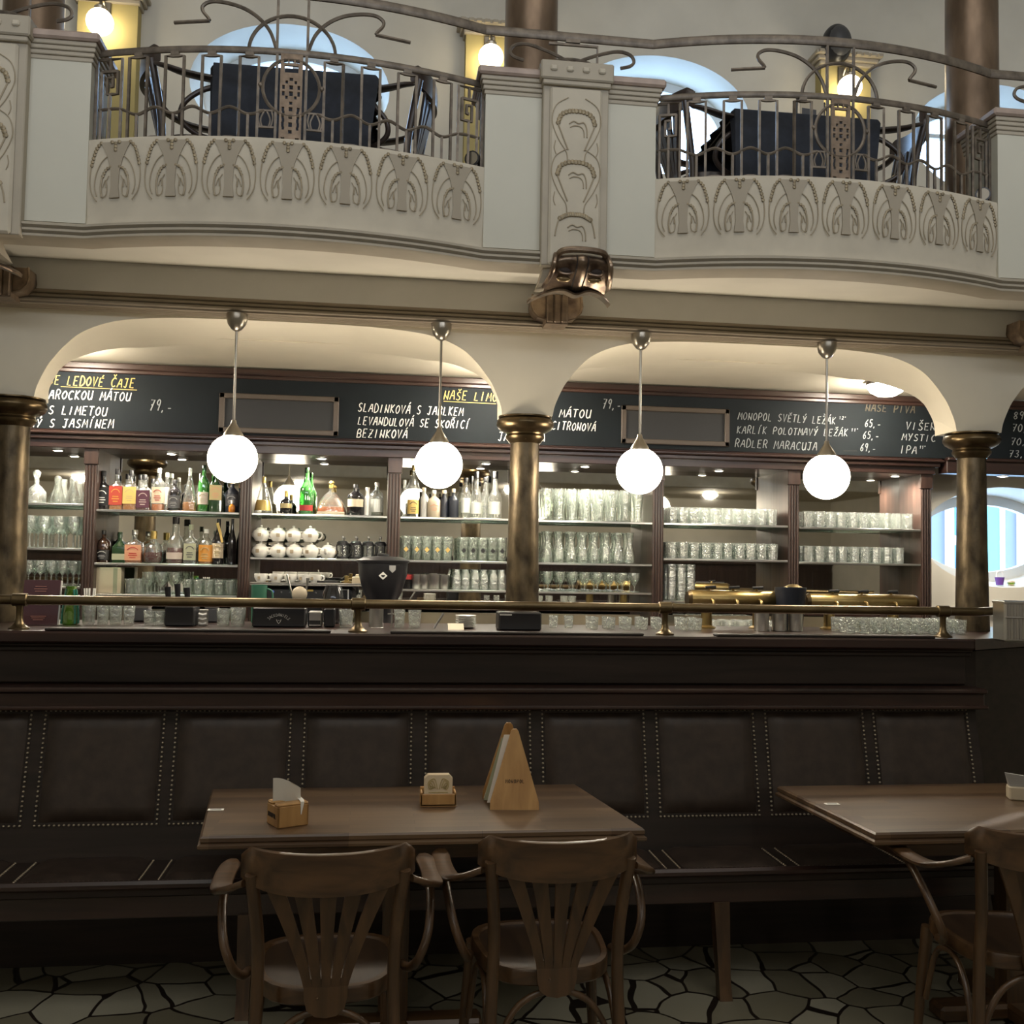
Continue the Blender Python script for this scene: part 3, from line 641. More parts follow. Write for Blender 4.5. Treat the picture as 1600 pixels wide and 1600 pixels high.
# ================================================================== LAMPS
def pendant(px, py, label):
    c = at(px, py, 4.655); R_ = .1085
    t = thing('pendant_lamp', label, 'lamp', (c.x, c.y, 2.043), 0, 'globe pendants over the bar')
    MB().lathe([(.001, .6475), (.046, .6475), (.046, .628), (.040, .602), (.024, .580), (.008, .570), (.001, .570)], (0, 0, 0), 20).build('canopy', 'nickel', t)
    MB().tube([(0, 0, .57), (0, 0, .16)], .0058, 10).build('rod', 'nickel', t)
    MB().lathe([(.001, .175), (.010, .172), (.014, .155), (.030, .130), (.042, .112), (.046, .098), (.044, .094), (.001, .098)], (0, 0, 0), 20).build('globe_holder', 'nickel', t)
    MB().sphere((0, 0, 0), R_, 32, 20).build('globe', 'globe', t, 80)
pendant(363.5, 714, 'glowing globe pendant hanging in front of the green bottle by the first bottle bay')
pendant(685.5, 721, 'glowing globe pendant just before the middle column, over the clear spirit bottles')
pendant(999, 736, 'glowing globe pendant over the tall flared beer glasses')
pendant(1291.5, 740, 'glowing globe pendant in front of the beer price list')
def sconce(x, z, label):
    t = thing('globe_sconce', label, 'lamp', (x, YW - .09, z), 0, 'globe sconces on the gallery wall')
    b_ = MB(); b_.tube(smooth_pts([(0, 0, .12), (0, -.05, .16), (0, -.10, .13), (0, -.105, .07)], 6), .008, 8); b_.box(-.035, -.012, .06, .035, 0, .18, .006); b_.build('arm', 'nickel', t)
    MB().lathe([(.03, .065), (.036, .085), (.02, .10), (.008, .105)], (0, -.105, 0), 16).build('globe_holder', 'nickel', t)
    MB().sphere((0, -.105, 0), .076, 24, 16).build('globe', 'sconce', t, 80)
sconce(-1.655, 4.69, 'globe sconce glowing on the ochre pilaster beside the first oval window')
sconce(.625, 4.675, 'globe sconce glowing on the ochre pilaster behind the middle pier')
sconce(2.93, 4.672, 'globe sconce glowing on the ochre pilaster under the black wall speaker')
d = at(1385, 613, 5.45)
for x, lb in ((d.x, 'white dome lamp on the bar ceiling above the beer list'), (.66, 'white dome lamp on the bar ceiling behind the middle column'), (-1.66, 'white dome lamp on the bar ceiling behind the end column'), (-4.6, ''), (-1.2, ''), (2.2, ''), (5.6, '')):
    yl, zl, gr = (5.45, 2.673, 'dome lamps on the bar ceiling') if lb else (-4.4, 2.859, 'added lamps under the opposite gallery')
    lb = lb or 'white dome lamp added under the opposite gallery to brighten the mirrored wall'  # lamps behind the viewer, added to brighten the wall in the mirrors
    t = thing('ceiling_dome_lamp', lb, 'lamp', (x, yl, zl), 0, gr)
    MB().lathe([(.105, 0), (.112, -.012), (.108, -.022), (.001, -.02)], (0, 0, 0), 28).build('base_ring', 'nickel', t)
    MB().lathe([(.100, -.02), (.102, -.035), (.085, -.062), (.05, -.082), (.001, -.090)], (0, 0, 0), 28).build('dome', 'cablelight', t)

# ================================================================== BACK BAR SHELVING
YS, YM = 5.90, 6.16
PIL = [(-1.598, -1.532), (-.760, -.695), (.066, .138), (.83, .90), (1.625, 1.692), (2.466, 2.534), (3.32, 3.388)]
t = thing('back_bar_shelving', 'dark wooden back bar with mirrors, fluted posts and glass shelves', 'shelving', (.9, YS, 0)); BB = t; O = (.9, YS, 0)
MB(O).box(-2.5, 5.27, 0, 3.42, YM + .06, 1.20).box(-2.52, 5.25, 1.20, 3.44, YM + .06, 1.235, .006).build('base_cabinet', 'mahogany', t)
for i, (a, b_) in enumerate(PIL):
    mb = MB(O).box(a, YS, 1.2, b_, YM + .05, 2.21)
    n = 4
    for k in range(n): mb.tube([(a + (b_ - a) * (k + .5) / n, YS - .002, 1.24), (a + (b_ - a) * (k + .5) / n, YS - .002, 2.10)], (b_ - a) / n * .38, 6)
    mb.box(a - .006, YS - .012, 2.105, b_ + .006, YS + .02, 2.21, .004); mb.box(a - .004, YS - .008, 1.22, b_ + .004, YS + .02, 1.27, .004)
    mb.build('fluted_post', 'mahogany_v', t, 40)
edges = [-2.5] + [q for p in PIL for q in p]
BAYX = [(-2.5, PIL[0][0])] + [(PIL[i][1], PIL[i + 1][0]) for i in range(6)]
for i, (a, b_) in enumerate(BAYX):
    MB(O).box(a, YM, 1.30, b_, YM + .012, 2.21).build('mirror_panel', 'mirror', t, 0)
    MB(O).box(a, YM - .004, 1.235, b_, YM + .012, 1.30).build('splash_board', 'khaki', t, 0)
    MB(O).box(a, YM + .012, 1.2, b_, YM + .05, 2.21).build('back_board', 'mahogany', t, 0)
# header with moulded cornice
mb = MB(O).box(-2.5, YS - .03, 2.192, 3.40, YM + .05, 2.245, .004)
mb.box(-2.5, YS - .055, 2.235, 3.42, YS + .05, 2.262, .006); mb.box(-2.5, YS - .075, 2.262, 3.44, YS + .05, 2.280, .006); mb.box(-2.5, YS - .06, 2.280, 3.43, YS + .05, 2.2895, .004)
mb.build('cornice', 'mahogany', t, 30)
S1 = [1.885, 1.858, 1.858, 1.858, 1.857, 1.857, 1.852]; S2 = [1.640, 1.563, 1.609, 1.609, 1.609, 1.648, 1.641]; S3 = [1.43, 1.392, None, 1.442, 1.441, 1.398, None]
for i, (a, b_) in enumerate(BAYX):
    for z in (S1[i], S2[i], S3[i]):
        if z is None: continue
        x1 = b_
        if i == 5 and z < 1.5: x1 = a + .24
        MB(O).box(a + .002, YS + .004, z - .010, x1 - .002, YM - .002, z, .002).build('glass_shelf', 'shelfglass', t, 0)
        MB(O).box(a + .002, YS - .004, z - .012, x1 - .002, YS + .004, z + .001, .002).build('shelf_edge', 'steel', t, 0)
# recessed downlights under the cornice
for px, py, lb in ((268, 697, 'round downlight over the whiskey bottles'), (503, 705, 'round downlight over the green champagne shaped bottle'), (760, 712, 'round downlight over the clear spirit bottles'), (915, 717, 'round downlight over the tall flared beer glasses'), (1124, 724, 'round downlight over the first bay of ribbed tumblers'), (1400, 733, 'round downlight over the last bay of ribbed tumblers'), (90, 694, 'round downlight over the carafes beside the end column'), (1567, 741, 'round downlight above the round ground floor window')):
    p = at(px, py, 5.99); w_ = 'window' in lb
    l = thing('downlight', lb, 'lamp', (p.x if not w_ else at(px, py, 5.885).x, 5.885 if w_ else 6.0, 2.1995 if w_ else 2.1915), 0, 'downlights in the back bar cornice')
    MB().lathe([(.034, .0), (.036, -.004), (.028, -.007), (.027, 0)], (0, 0, 0), 20, False).build('trim_ring', 'nickel', l)
    MB().lathe([(.027, -.001), (.020, -.008), (.001, -.010)], (0, 0, 0), 18).build('bulb', 'spotglow', l)
    s_ = bpy.data.lights.new('downlight_beam', 'SPOT'); s_.energy = 15; s_.color = (1, .90, .74); s_.spot_size = math.radians(168); s_.spot_blend = .8; s_.shadow_soft_size = .03
    so = bpy.data.objects.new('downlight_beam', s_); COL.objects.link(so); so.parent = l; so.location = (0, -.03, -.014)

# ================================================================== CHALK MENU BOARD
G = {'A': [[(0, 0), (.42, 1), (.62, 1), (.86, 0)], [(.16, .42), (.74, .42)]], 'B': [[(.1, 0), (.1, 1), (.6, 1), (.72, .78), (.55, .55), (.1, .53)], [(.55, .53), (.82, .3), (.65, .02), (.02, 0)]], 'C': [[(.8, .85), (.5, 1), (.12, .7), (.1, .3), (.4, 0), (.78, .12)]],
     'D': [[(.1, 0), (.1, 1), (.5, .98), (.84, .6), (.78, .2), (.4, 0), (.02, 0)]], 'E': [[(.75, 1), (.1, 1), (.1, 0), (.75, 0)], [(.1, .52), (.6, .52)]], 'H': [[(.1, 0), (.1, 1)], [(.8, 0), (.8, 1)], [(.1, .5), (.8, .5)]], 'I': [[(.3, 0), (.36, 1)]],
     'J': [[(.1, 1), (.75, 1)], [(.55, 1), (.5, .12), (.3, 0), (.08, .14)]], 'K': [[(.12, 0), (.12, 1)], [(.75, 1), (.14, .48), (.8, 0)]], 'L': [[(.12, 1), (.1, 0), (.7, 0)]], 'M': [[(0, 0), (.18, 1), (.45, .35), (.76, 1), (.9, 0)]],
     'N': [[(.08, 0), (.14, 1)], [(.12, .62), (.74, .08)], [(.74, 0), (.8, 1)]], 'O': [[(.45, 1), (.12, .7), (.1, .3), (.4, 0), (.75, .25), (.78, .72), (.45, 1)]], 'P': [[(.1, 0), (.12, 1), (.6, 1), (.78, .75), (.55, .5), (.12, .48)]],
     'R': [[(.1, 0), (.12, 1), (.6, 1), (.76, .77), (.55, .52), (.12, .5)], [(.42, .5), (.8, 0)]], 'S': [[(.74, .88), (.45, 1), (.16, .8), (.3, .56), (.62, .42), (.74, .2), (.45, 0), (.08, .12)]], 'T': [[(.02, 1), (.84, 1)], [(.43, 1), (.40, 0)]],
     'U': [[(.1, 1), (.1, .25), (.35, 0), (.65, .1), (.78, .4)], [(.8, 1), (.78, 0)]], 'V': [[(.05, 1), (.38, 0), (.82, 1)]], 'Y': [[(.06, 1), (.36, .5), (.42, .5)], [(.8, 1), (.28, 0)]], 'Z': [[(.08, 1), (.78, 1), (.08, 0), (.8, 0)], [(.2, .5), (.65, .5)]],
     '0': [[(.45, 1), (.12, .7), (.1, .3), (.4, 0), (.75, .25), (.78, .72), (.45, 1)]], '1': [[(.2, .75), (.5, 1), (.46, 0)]], '2': [[(.12, .8), (.4, 1), (.72, .8), (.6, .5), (.1, 0), (.78, 0)]], '3': [[(.12, .9), (.6, .95), (.65, .65), (.35, .52), (.72, .35), (.55, .02), (.1, .08)]],
     '5': [[(.75, 1), (.25, 1), (.18, .58), (.55, .6), (.75, .3), (.5, 0), (.1, .08)]], '6': [[(.68, 1), (.25, .6), (.12, .25), (.4, 0), (.72, .2), (.55, .5), (.16, .35)]], '7': [[(.08, .98), (.78, 1), (.35, 0)], [(.25, .52), (.65, .54)]], '8': [[(.45, .52), (.15, .75), (.42, 1), (.72, .8), (.45, .52), (.12, .25), (.42, 0), (.74, .22), (.45, .52)]],
     '9': [[(.72, .65), (.45, .5), (.16, .72), (.4, 1), (.7, .9), (.72, .65), (.55, 0)]], ',': [[(.25, .08), (.15, -.15)]], '-': [[(.05, .32), (.6, .34)]], '.': [[(.1, .0), (.14, .04)]], '°': [[(.3, 1), (.15, .88), (.3, .76), (.45, .88), (.3, 1)]]}
DIA = {'Á': ('A', 0), 'É': ('E', 0), 'Í': ('I', 0), 'Ý': ('Y', 0), 'Š': ('S', 1), 'Č': ('C', 1), 'Ř': ('R', 1), 'Ž': ('Z', 1), 'Ě': ('E', 1), 'Ň': ('N', 1)}
YBD = 5.84
t = thing('menu_board', 'long black chalkboard with drinks written in white and yellow chalk', 'menu board', (.9, YBD, 2.29)); MBD = t; O = (.9, YBD, 2.29)
MB(O).box(-2.6, YBD, 2.29, 6.3, YBD + .04, 2.64).build('board_panel', 'board', t, 0)
MB(O).box(-2.6, YBD - .02, 2.625, 6.3, YBD + .04, 2.662, .006).box(-2.6, YBD - .012, 2.605, 6.3, YBD + .0, 2.626, .004).build('top_moulding', 'mahogany', t, 0)
mb = MB(O).box(3.445, YBD - .035, 2.275, 6.3, YBD + .06, 2.297, .006); mb.box(3.445, YBD - .02, 2.20, 6.3, YBD + .08, 2.275, .004); mb.build('bottom_moulding', 'mahogany', t, 0)
def chalk(s, p0, p1, h, material='chalk', width=None, thick=.0037, post=None):
    """a line of chalk capitals from pixel p0 (baseline start) to p1 (baseline end)"""
    a, b_ = at(*p0, YBD), at(*p1, YBD); n = len(s); step = (b_ - a) / n; adv = step.length
    mb = MB(O); up = Vector((.16, 0, 1)); Yc = YBD - .001
    for i, ch in enumerate(s):
        if ch == ' ': continue
        dia = None
        if ch in DIA: ch, dia = DIA[ch]
        st = list(G.get(ch, []))
        if dia == 0: st = st + [[(.42, 1.12), (.66, 1.36)]]
        if dia == 1: st = st + [[(.22, 1.34), (.44, 1.12), (.72, 1.36)]]
        o = a + step * (i + .08); jz = random.uniform(-.03, .03); js = random.uniform(.92, 1.06)
        for pl in st:
            pts = []
            for (u, v), (u2, v2) in zip(pl, pl[1:]):
                pts += [(u, v)]
            pts.append(pl[-1])
            q = [Vector((o.x + u * adv * .86 + (v + jz) * h * .16, Yc, o.z + step.z * u * .86 + (v * js + jz) * h)) for u, v in pts]
            if len(q) > 3: q = smooth_pts(q, 3) if ch in 'BCDOPRSU0235689J°' else q
            mb.tube(q, thick * random.uniform(.85, 1.15), 4, sq=(1, .5) if False else None)
    return mb.build('chalk_line', material, t, 0)
chalk('ŠE LEDOVÉ ČAJE', (74, 600), (211, 606), .050, 'chalk_y')
mb = MB(O); mb.tube([at(95, 604, YBD), at(214, 609.5, YBD)], .0022, 4); mb.build('chalk_underline', 'chalk_y', t, 0)
chalk('AROCKOU MÁTOU', (75, 623), (205, 626.5), .047)
chalk('NÝ S LIMETOU', (43, 645), (168, 650), .047)
chalk('NÝ S JASMÍNEM', (45, 667), (178, 669), .047)
chalk('79,-', (232, 641), (270, 643), .058, 'chalk_g')
chalk('NAŠE LIMONÁDY', (692, 624), (815, 629), .050, 'chalk_y')
mb = MB(O); mb.tube([at(693, 627, YBD), at(775, 631, YBD)], .0022, 4); mb.build('chalk_underline', 'chalk_y', t, 0)
chalk('SLADINKOVÁ S JABLKEM', (558, 643), (724, 650), .047)
chalk('LEVANDULOVÁ SE SKOŘICÍ', (558, 663), (734, 670), .045)
chalk('BEZINKOVÁ', (556, 683), (637, 685), .047)
chalk('JAHODOVÁ', (777, 688), (852, 690), .047)
chalk('S MÁTOU', (852, 651), (924, 653), .047)
chalk('CITRONOVÁ', (861, 671), (931, 674), .046)
chalk('79,-', (940, 638), (971, 640), .055, 'chalk_g')
chalk('MONOPOL SVĚTLÝ LEŽÁK', (1152, 655), (1306, 663), .044, 'chalk_g', thick=.003)
chalk('KARLÍK POLOTMAVÝ LEŽÁK', (1150, 677), (1325, 682), .043, 'chalk_g', thick=.003)
chalk('RADLER MARACUJA', (1147, 698), (1277, 704), .046, 'chalk_g', thick=.003)
chalk('12°', (1310, 655), (1323, 655.5), .018, 'chalk_g', thick=.002); chalk('11°', (1329, 674), (1342, 674.5), .018, 'chalk_g', thick=.002)
chalk('65,-', (1350, 667), (1377, 668), .046, 'chalk_g', thick=.003); chalk('65,-', (1347, 685), (1374, 687), .046, 'chalk_g', thick=.003); chalk('69,-', (1343, 705), (1369, 706), .046, 'chalk_g', thick=.003)
chalk('NAŠE PIVA', (1351, 642), (1430, 646), .046, 'chalk_d'); chalk('VIŠEŇ', (1414, 671), (1462, 673), .046, 'chalk_g', thick=.003); chalk('MYSTIC BLUE', (1408, 688), (1508, 692), .042, 'chalk_g', thick=.003)
chalk('IPA', (1405, 708), (1433, 709), .046, 'chalk_g', thick=.003); chalk('11°', (1436, 701), (1447, 701.5), .018, 'chalk_g', thick=.002)
for s_, p in (('89,-', (1582, 655)), ('70,-', (1580, 674)), ('70,-', (1578, 695)), ('73,-', (1575, 714))): chalk(s_, p, (p[0] + 36, p[1] + 1), .046, 'chalk_g', thick=.003)
mb = MB(O)
for k in range(9): mb.tube([at(1318 + k * 2.4, 704.5, YBD), at(1319 + k * 2.4, 704.5, YBD)], .0016, 4)
mb.build('chalk_dots', 'chalk_d', t, 0)
for (x0, z0), (x1, z1) in (((-.88, 2.300), (-.222, 2.522)), ((1.412, 2.315), (2.07, 2.54))):
    w = .030; mb = MB(O)
    mb.box(x0, YBD - .014, z0, x1, YBD, z0 + w, .004); mb.box(x0, YBD - .014, z1 - w, x1, YBD, z1, .004); mb.box(x0, YBD - .014, z0, x0 + w, YBD, z1, .004); mb.box(x1 - w, YBD - .014, z0, x1, YBD, z1, .004)
    fr = mb.build('inset_frame', 'frameb', t, 0); MB(O).box(x0 + w, YBD - .004, z0 + w, x1 - w, YBD, z1 - w).build('inset_panel', 'framein', fr, 0)

# ================================================================== BAR COUNTER
t = thing('bar_counter', 'long dark wooden bar counter behind the bench', 'bar counter', (0, 4.6, 0)); O = (0, 4.6, 0); ZT = 1.305
pE = atz(1600, 1009, 1.262); e0 = Vector((2.62, 4.20, 0)); dv = (Vector((pE.x, pE.y, 0)) - e0); e1 = e0 + dv * 3.2; nv = Vector((-dv.y, dv.x, 0)).normalized()
MB(O).box(-3.6, 4.27, 0, 2.66, 4.93, 1.245).prism([(2.62, 4.27), (e1.x, e1.y + .07), (e1.x + .5, e1.y + .6), (2.62, 4.93)], xy(0), 0, 1.245).build('body', 'barwood', t, 0)
MB(O).box(-3.6, 4.245, 1.10, 2.60, 4.27, 1.235, .006).build('front_panel', 'barwood', t, 0)
mb = MB(O)
for y, z0, z1 in ((4.235, 1.225, 1.245), (4.222, 1.245, 1.258)): mb.box(-3.6, y, z0, 2.62, 4.30, z1, .005)
mb.build('edge_moulding', 'barwood', t, 0)
MB(O).box(-3.6, 4.20, 1.258, 2.62, 4.97, ZT, .008).prism([(2.615, 4.20), (e1.x, e1.y), (e1.x + .5, e1.y + .55), (2.615, 4.97)], xy(1.258), .0, ZT - 1.258).build('worktop', 'mahogany', t, 0)
for x0, x1, lb in ((-1.27, -.17, 'long dark drip mat on the bar left of the second rail post'), (.07, 1.13, 'long dark drip mat on the bar in front of the middle column'), (1.45, 2.44, 'long dark drip mat on the bar before the beer taps')):
    tag(MB(((x0 + x1) / 2, 4.27, ZT)).box(x0, 4.215, ZT + .0003, x1, 4.275, ZT + .011, .003).build('drip_mat', 'barwood', None, 0), lb, 'bar mat', 'drip mats on the bar')
# brass rail on posts
YRL, ZRL = 4.31, 1.421
t = thing('brass_rail', 'brass pipe rail on turned posts along the bar top', 'rail', (.5, YRL, ZT)); O = (.5, YRL, ZT)
pr = [(-3.4, YRL, ZRL), (-1, YRL, ZRL), (1, YRL, ZRL), (2.60, YRL, ZRL), (2.70, YRL - .01, ZRL)] + [(2.66 + dv.x * k, YRL + .0 + dv.y * k - .012, ZRL) for k in (.45, 1, 2, 3)]
MB(O).tube(pr, .0195, 14).build('pipe', 'rail_brass', t, 60)
for x in (-1.395, -.063, 1.247, 2.529):
    mb = MB(O); mb.lathe([(.040, 0), (.040, .006), (.030, .012), (.017, .026), (.0135, .045), (.0135, .085), (.018, .095)], (x, YRL, ZT), 18)
    mb.tube([(x - .030, YRL, ZRL), (x - .026, YRL, ZRL), (x + .026, YRL, ZRL), (x + .030, YRL, ZRL)], [.021, .026, .026, .021], 14); mb.build('post', 'rail_brass', t)
# ================================================================== BENCH
t = thing('leather_bench', 'long dark bench with studded brown leather panels along the bar', 'bench', (.6, 4.0, 0)); O = (.6, 4.0, 0)
XB0, XB1 = -3.5, 2.60
def BY(z): return 4.083 + (z - .585) / .423 * .092
mb = MB(O).box(XB0, 4.135, 1.018, XB1 + .02, 4.268, 1.078, .006); mb.box(XB0, 4.12, 1.010, XB1 + .03, 4.268, 1.026, .005); mb.box(XB0, 4.125, 1.074, XB1 + .03, 4.268, 1.096, .007)
mb.build('top_rail', 'mahogany', t, 0)
MB(O).prism([(4.268, .44), (4.268, 1.02), (BY(1.02) + .004, 1.02), (BY(.44) + .004, .44)], lambda u, v, d: (d, u, v), XB0, XB1).build('back_board', 'barwood', t, 0)
pxs = [(-2.27, -1.79 - .03)] + [(-1.765, -1.29), (-1.238, -.797), (-.751, -.314), (-.259, .161), (.22, .642), (.693, 1.118), (1.172, 1.59), (1.644, 2.077), (2.126, 2.554)]
for x0, x1 in pxs:
    mb = MB(O); z0, z1 = .588, 1.004; N = 14; rows = []
    for j in range(N + 1):
        row = []
        for i in range(N + 1):
            u, v = i / N, j / N; x = x0 + .012 + (x1 - x0 - .024) * u; z = z0 + .012 + (z1 - z0 - .024) * v
            d_ = min(1, min(u, 1 - u) * 7) ; e_ = min(1, min(v, 1 - v) * 7); p = .022 * math.sqrt(max(0, d_ * (2 - d_))) * math.sqrt(max(0, e_ * (2 - e_)))
            row.append((x, BY(z) - p + .002, z))
        rows.append(row)
    mb.loft(rows, False, False); pad = mb.build('back_panel', 'leather', t, 60)
    mb = MB(O); n1, n2 = 26, 25
    for i in range(n1):
        x = x0 + (x1 - x0) * i / (n1 - 1)
        for z in (z0, z1): mb.sphere((x, BY(z) - .0, z), .0052, 8, 4)
    for i in range(1, n2 - 1):
        z = z0 + (z1 - z0) * i / (n2 - 1)
        for x in (x0, x1): mb.sphere((x, BY(z) - .0, z), .0052, 8, 4)
    mb.build('nail_trim', 'nail', pad, 40, kind='stuff')
MB(O).box(XB0, 3.765, .415, XB1, 4.13, .460, .006).build('seat_board', 'barwood', t, 0)
mb = MB(O).box(XB0, 3.755, .440, XB1, 3.785, .472, .010); mb.build('seat_edge', 'mahogany', t, 0)
MB(O).box(XB0, 3.79, .335, XB1, 3.82, .44, .004).build('apron', 'mahogany', t, 0)
for x0, x1 in pxs:
    x0 += .02 if x0 < 0 else -.0; mb = MB(O); N = 10; rows = []
    for j in range(N + 1):
        row = []
        for i in range(N + 1):
            u, v = i / N, j / N; d_ = min(1, min(u, 1 - u) * 6); e_ = min(1, min(v, 1 - v) * 6)
            row.append((x0 + .012 + (x1 - x0 - .024) * u, 3.812 + .278 * v, .459 + .016 * math.sqrt(max(0, d_ * (2 - d_) * e_ * (2 - e_)))))
        rows.append(row)
    mb.loft(rows, False, False); pad = mb.build('seat_panel', 'leather', t, 60)
    mb = MB(O)
    for i in range(26): mb.sphere((x0 + (x1 - x0) * i / 25, 3.802, .460), .0048, 8, 4)
    for i in range(1, 18):
        for x in (x0, x1): mb.sphere((x, 3.802 + .3 * i / 18, .460), .0048, 8, 4)
    mb.build('nail_trim', 'nail', pad, 40, kind='stuff')
for x in (-2.4, -.42, 1.326, 2.48):
    mb = MB(O); mb.loft([[(x - w, y - w, z), (x + w, y - w, z), (x + w, y + w, z), (x - w, y + w, z)] for w, y, z in ((.024, 3.745, 0), (.022, 3.76, .06), (.030, 3.81, .34))]); mb.build('leg', 'chairwood', t, 20)

# ================================================================== TABLES
def table(quad, label, post):
    c = sum((Vector((x, y, 0)) for x, y in quad), Vector()) / 4
    t = thing('dining_table', label, 'table', (c.x, c.y, 0)); O = (c.x, c.y, 0)
    def inset(k): return [(x + (c.x - x) / abs(c.x - x) * k, y + (c.y - y) / abs(c.y - y) * k) for x, y in quad]
    mb = MB(O); R = [(.008, .708), (.0, .714), (.0, .722), (.010, .728), (.006, .733), (.006, .744), (.012, .75)]
    mb.loft([[(x, y, z) for x, y in inset(k)] for k, z in R]); mb.build('tabletop', 'tabletop', t, 20)
    q = inset(.17); mb = MB(O); mb.loft([[(x, y, z) for x, y in q] for z in (.625, .708)]); mb.build('apron', 'chairwood_x', t, 0)
    mb = MB(O).box(post[0] - .045, post[1] - .045, .05, post[0] + .045, post[1] + .045, .63, .008); mb.build('leg', 'chairwood', t, 0)
    mb = MB(O).box(post[0] - .05, post[1] - .30, 0, post[0] + .05, post[1] + .28, .06, .012).box(post[0] - .30, post[1] - .05, 0, post[0] + .30, post[1] + .05, .055, .012); mb.build('foot', 'chairwood_x', t, 0)
table([(-.515, 3.262), (.895, 3.272), (.80, 3.96), (-.582, 3.945)], 'wooden table in front of the bench holding napkins, beer mats and the menu stand', (.10, 3.58))
table([(1.62, 3.168), (3.05, 3.18), (3.0, 3.90), (1.575, 3.885)], 'reddish wooden table cut off by the picture edge', (2.33, 3.52))

# ================================================================== BENTWOOD CHAIRS
def board(path, w, h):
    mb = MB(); rings = []; n = len(path)
    for i, p in enumerate(path):
        t_ = Vector(path[min(i + 1, n - 1)]) - Vector(path[max(i - 1, 0)]); t_.z = 0; t_.normalize(); nn = Vector((-t_.y, t_.x, 0)); ww = w[i] if isinstance(w, list) else w; p = Vector(p)
        rings.append([p + nn * (a * ww) + Vector((0, 0, b_ * h)) for a, b_ in ((-1, -.4), (-.75, -1), (.75, -1), (1, -.4), (1, .4), (.75, 1), (-.75, 1), (-1, .4))])
    mb.loft(rings, True, True); return mb
def make_chair(label, loc, rz):
    t = thing('bentwood_armchair', label, 'chair', loc, rz, 'bentwood armchairs')
    def seatpoly(k, n=40):
        out = []
        for i in range(n):
            a = 2 * PI * i / n; c, s_ = math.cos(a), math.sin(a); q = 1 / (abs(c) ** 3.2 + abs(s_) ** 3.2) ** (1 / 3.2)
            y = .205 * s_ * q * k; x = (.195 + .10 * (y / 1.0)) * c * q * k; out.append((x, y + .0))
        return out
    mb = MB(); mb.loft([[(x, y, z) for x, y in seatpoly(k)] for k, z in ((.98, .425), (1.0, .43), (1.0, .462), (.985, .470), (.90, .470), (.88, .462))]); st = mb.build('seat', 'chairwood_x', t, 30); MB().loft([[(x, y, z) for x, y in seatpoly(.885)] for z in (.4615, .4635)]).build('seat_panel', 'seatwood', st, 0)
    Yb = lambda z: -.205 - .085 * max(0, (z - .46)) / .4
    for s_ in (-1, 1):
        mb = MB(); mb.tube(smooth_pts([(s_ * .205, -.245, 0), (s_ * .188, -.222, .22), (s_ * .178, -.208, .45), (s_ * .178, -.225, .60), (s_ * .196, -.262, .79)], 5), .0175, 10); mb.build('leg', 'chairwood', t, 60)
        mb = MB(); mb.tube([(s_ * .215, .185, 0), (s_ * .20, .17, .25), (s_ * .185, .155, .43)], [.013, .017, .021], 10); mb.build('leg', 'chairwood', t, 60)
        pth = smooth_pts([(s_ * .212, -.238, .762), (s_ * .262, -.195, .733), (s_ * .286, -.11, .705), (s_ * .294, .0, .693), (s_ * .293, .12, .690), (s_ * .284, .21, .690)], 6)
        arm = board(pth, [.017 + .012 * min(1, q / 14) for q in range(len(pth) - 3)] + [.025, .019, .010], .0095).build('armrest', 'chairwood_x', t, 50)
        mb = MB(); mb.tube(smooth_pts([(s_ * .291, .15, .683), (s_ * .290, .06, .672), (s_ * .288, -.04, .635), (s_ * .275, -.115, .57), (s_ * .250, -.125, .505), (s_ * .228, -.07, .462), (s_ * .215, .0, .447)], 5), .0125, 10); mb.build('arm_support', 'chairwood', arm, 60)
        mb = MB(); mb.tube(smooth_pts([(s_ * .190, -.20, .12), (s_ * .186, -.16, .30), (s_ * .18, -.08, .39), (s_ * .178, .02, .405), (s_ * .182, .10, .36), (s_ * .195, .148, .20)], 5), .0095, 8); mb.build('side_hoop', 'chairwood', t, 60)
    mb = MB(); mb.tube(smooth_pts([(-.178, -.215, .14), (-.160, -.205, .27), (-.10, -.198, .375), (0, -.195, .41), (.10, -.198, .375), (.160, -.205, .27), (.178, -.215, .14)], 6), .0095, 8); mb.build('rear_hoop', 'chairwood', t, 60)
    rows = []                                      # crest
    for i in range(25):
        u = -1 + i / 12; x = .222 * math.sin(u * 1.12) / math.sin(1.12); y = -.232 - .078 * (math.cos(u * 1.2) - math.cos(1.2)) / (1 - math.cos(1.2))
        zt = .850 + .012 * u * u - (.028 * max(0, abs(u) - .85) / .15); zb = .742 + .030 * abs(u) ** 2.5; n_ = Vector((math.sin(u * .55), 1, 0)).normalized()
        rows.append([(x - n_.x * .011, y - n_.y * .011, zb), (x - n_.x * .011 * .9, y - n_.y * .013, (zt + zb) / 2), (x - n_.x * .010, y - n_.y * .010, zt - .004), (x, y, zt), (x + n_.x * .010, y + n_.y * .010, zt - .004), (x + n_.x * .011, y + n_.y * .011, zb)])
    mb = MB(); mb.loft(rows, True, True); mb.build('crest_rail', 'chairwood_x', t, 50)
    for k in range(5):
        q = k - 2; rows = []
        for j in range(11):
            v = j / 10; z = .47 + .285 * v; xc = q * (.0225 + .0445 * v ** 1.25); w = .0100 + .0120 * v; y = -.222 - .072 * v + .012 * abs(q) / 2 * v
            rows.append([(xc - w, y - .006, z), (xc + w, y - .006, z), (xc + w, y + .006, z), (xc - w, y + .006, z)])
        mb = MB(); mb.loft(rows, True, True); mb.build('back_slat', 'chairwood', t, 30)
    poly = [(-.058, .505), (-.056, .455), (-.049, .425), (-.028, .408), (0, .403), (.028, .408), (.049, .425), (.056, .455), (.058, .505)]
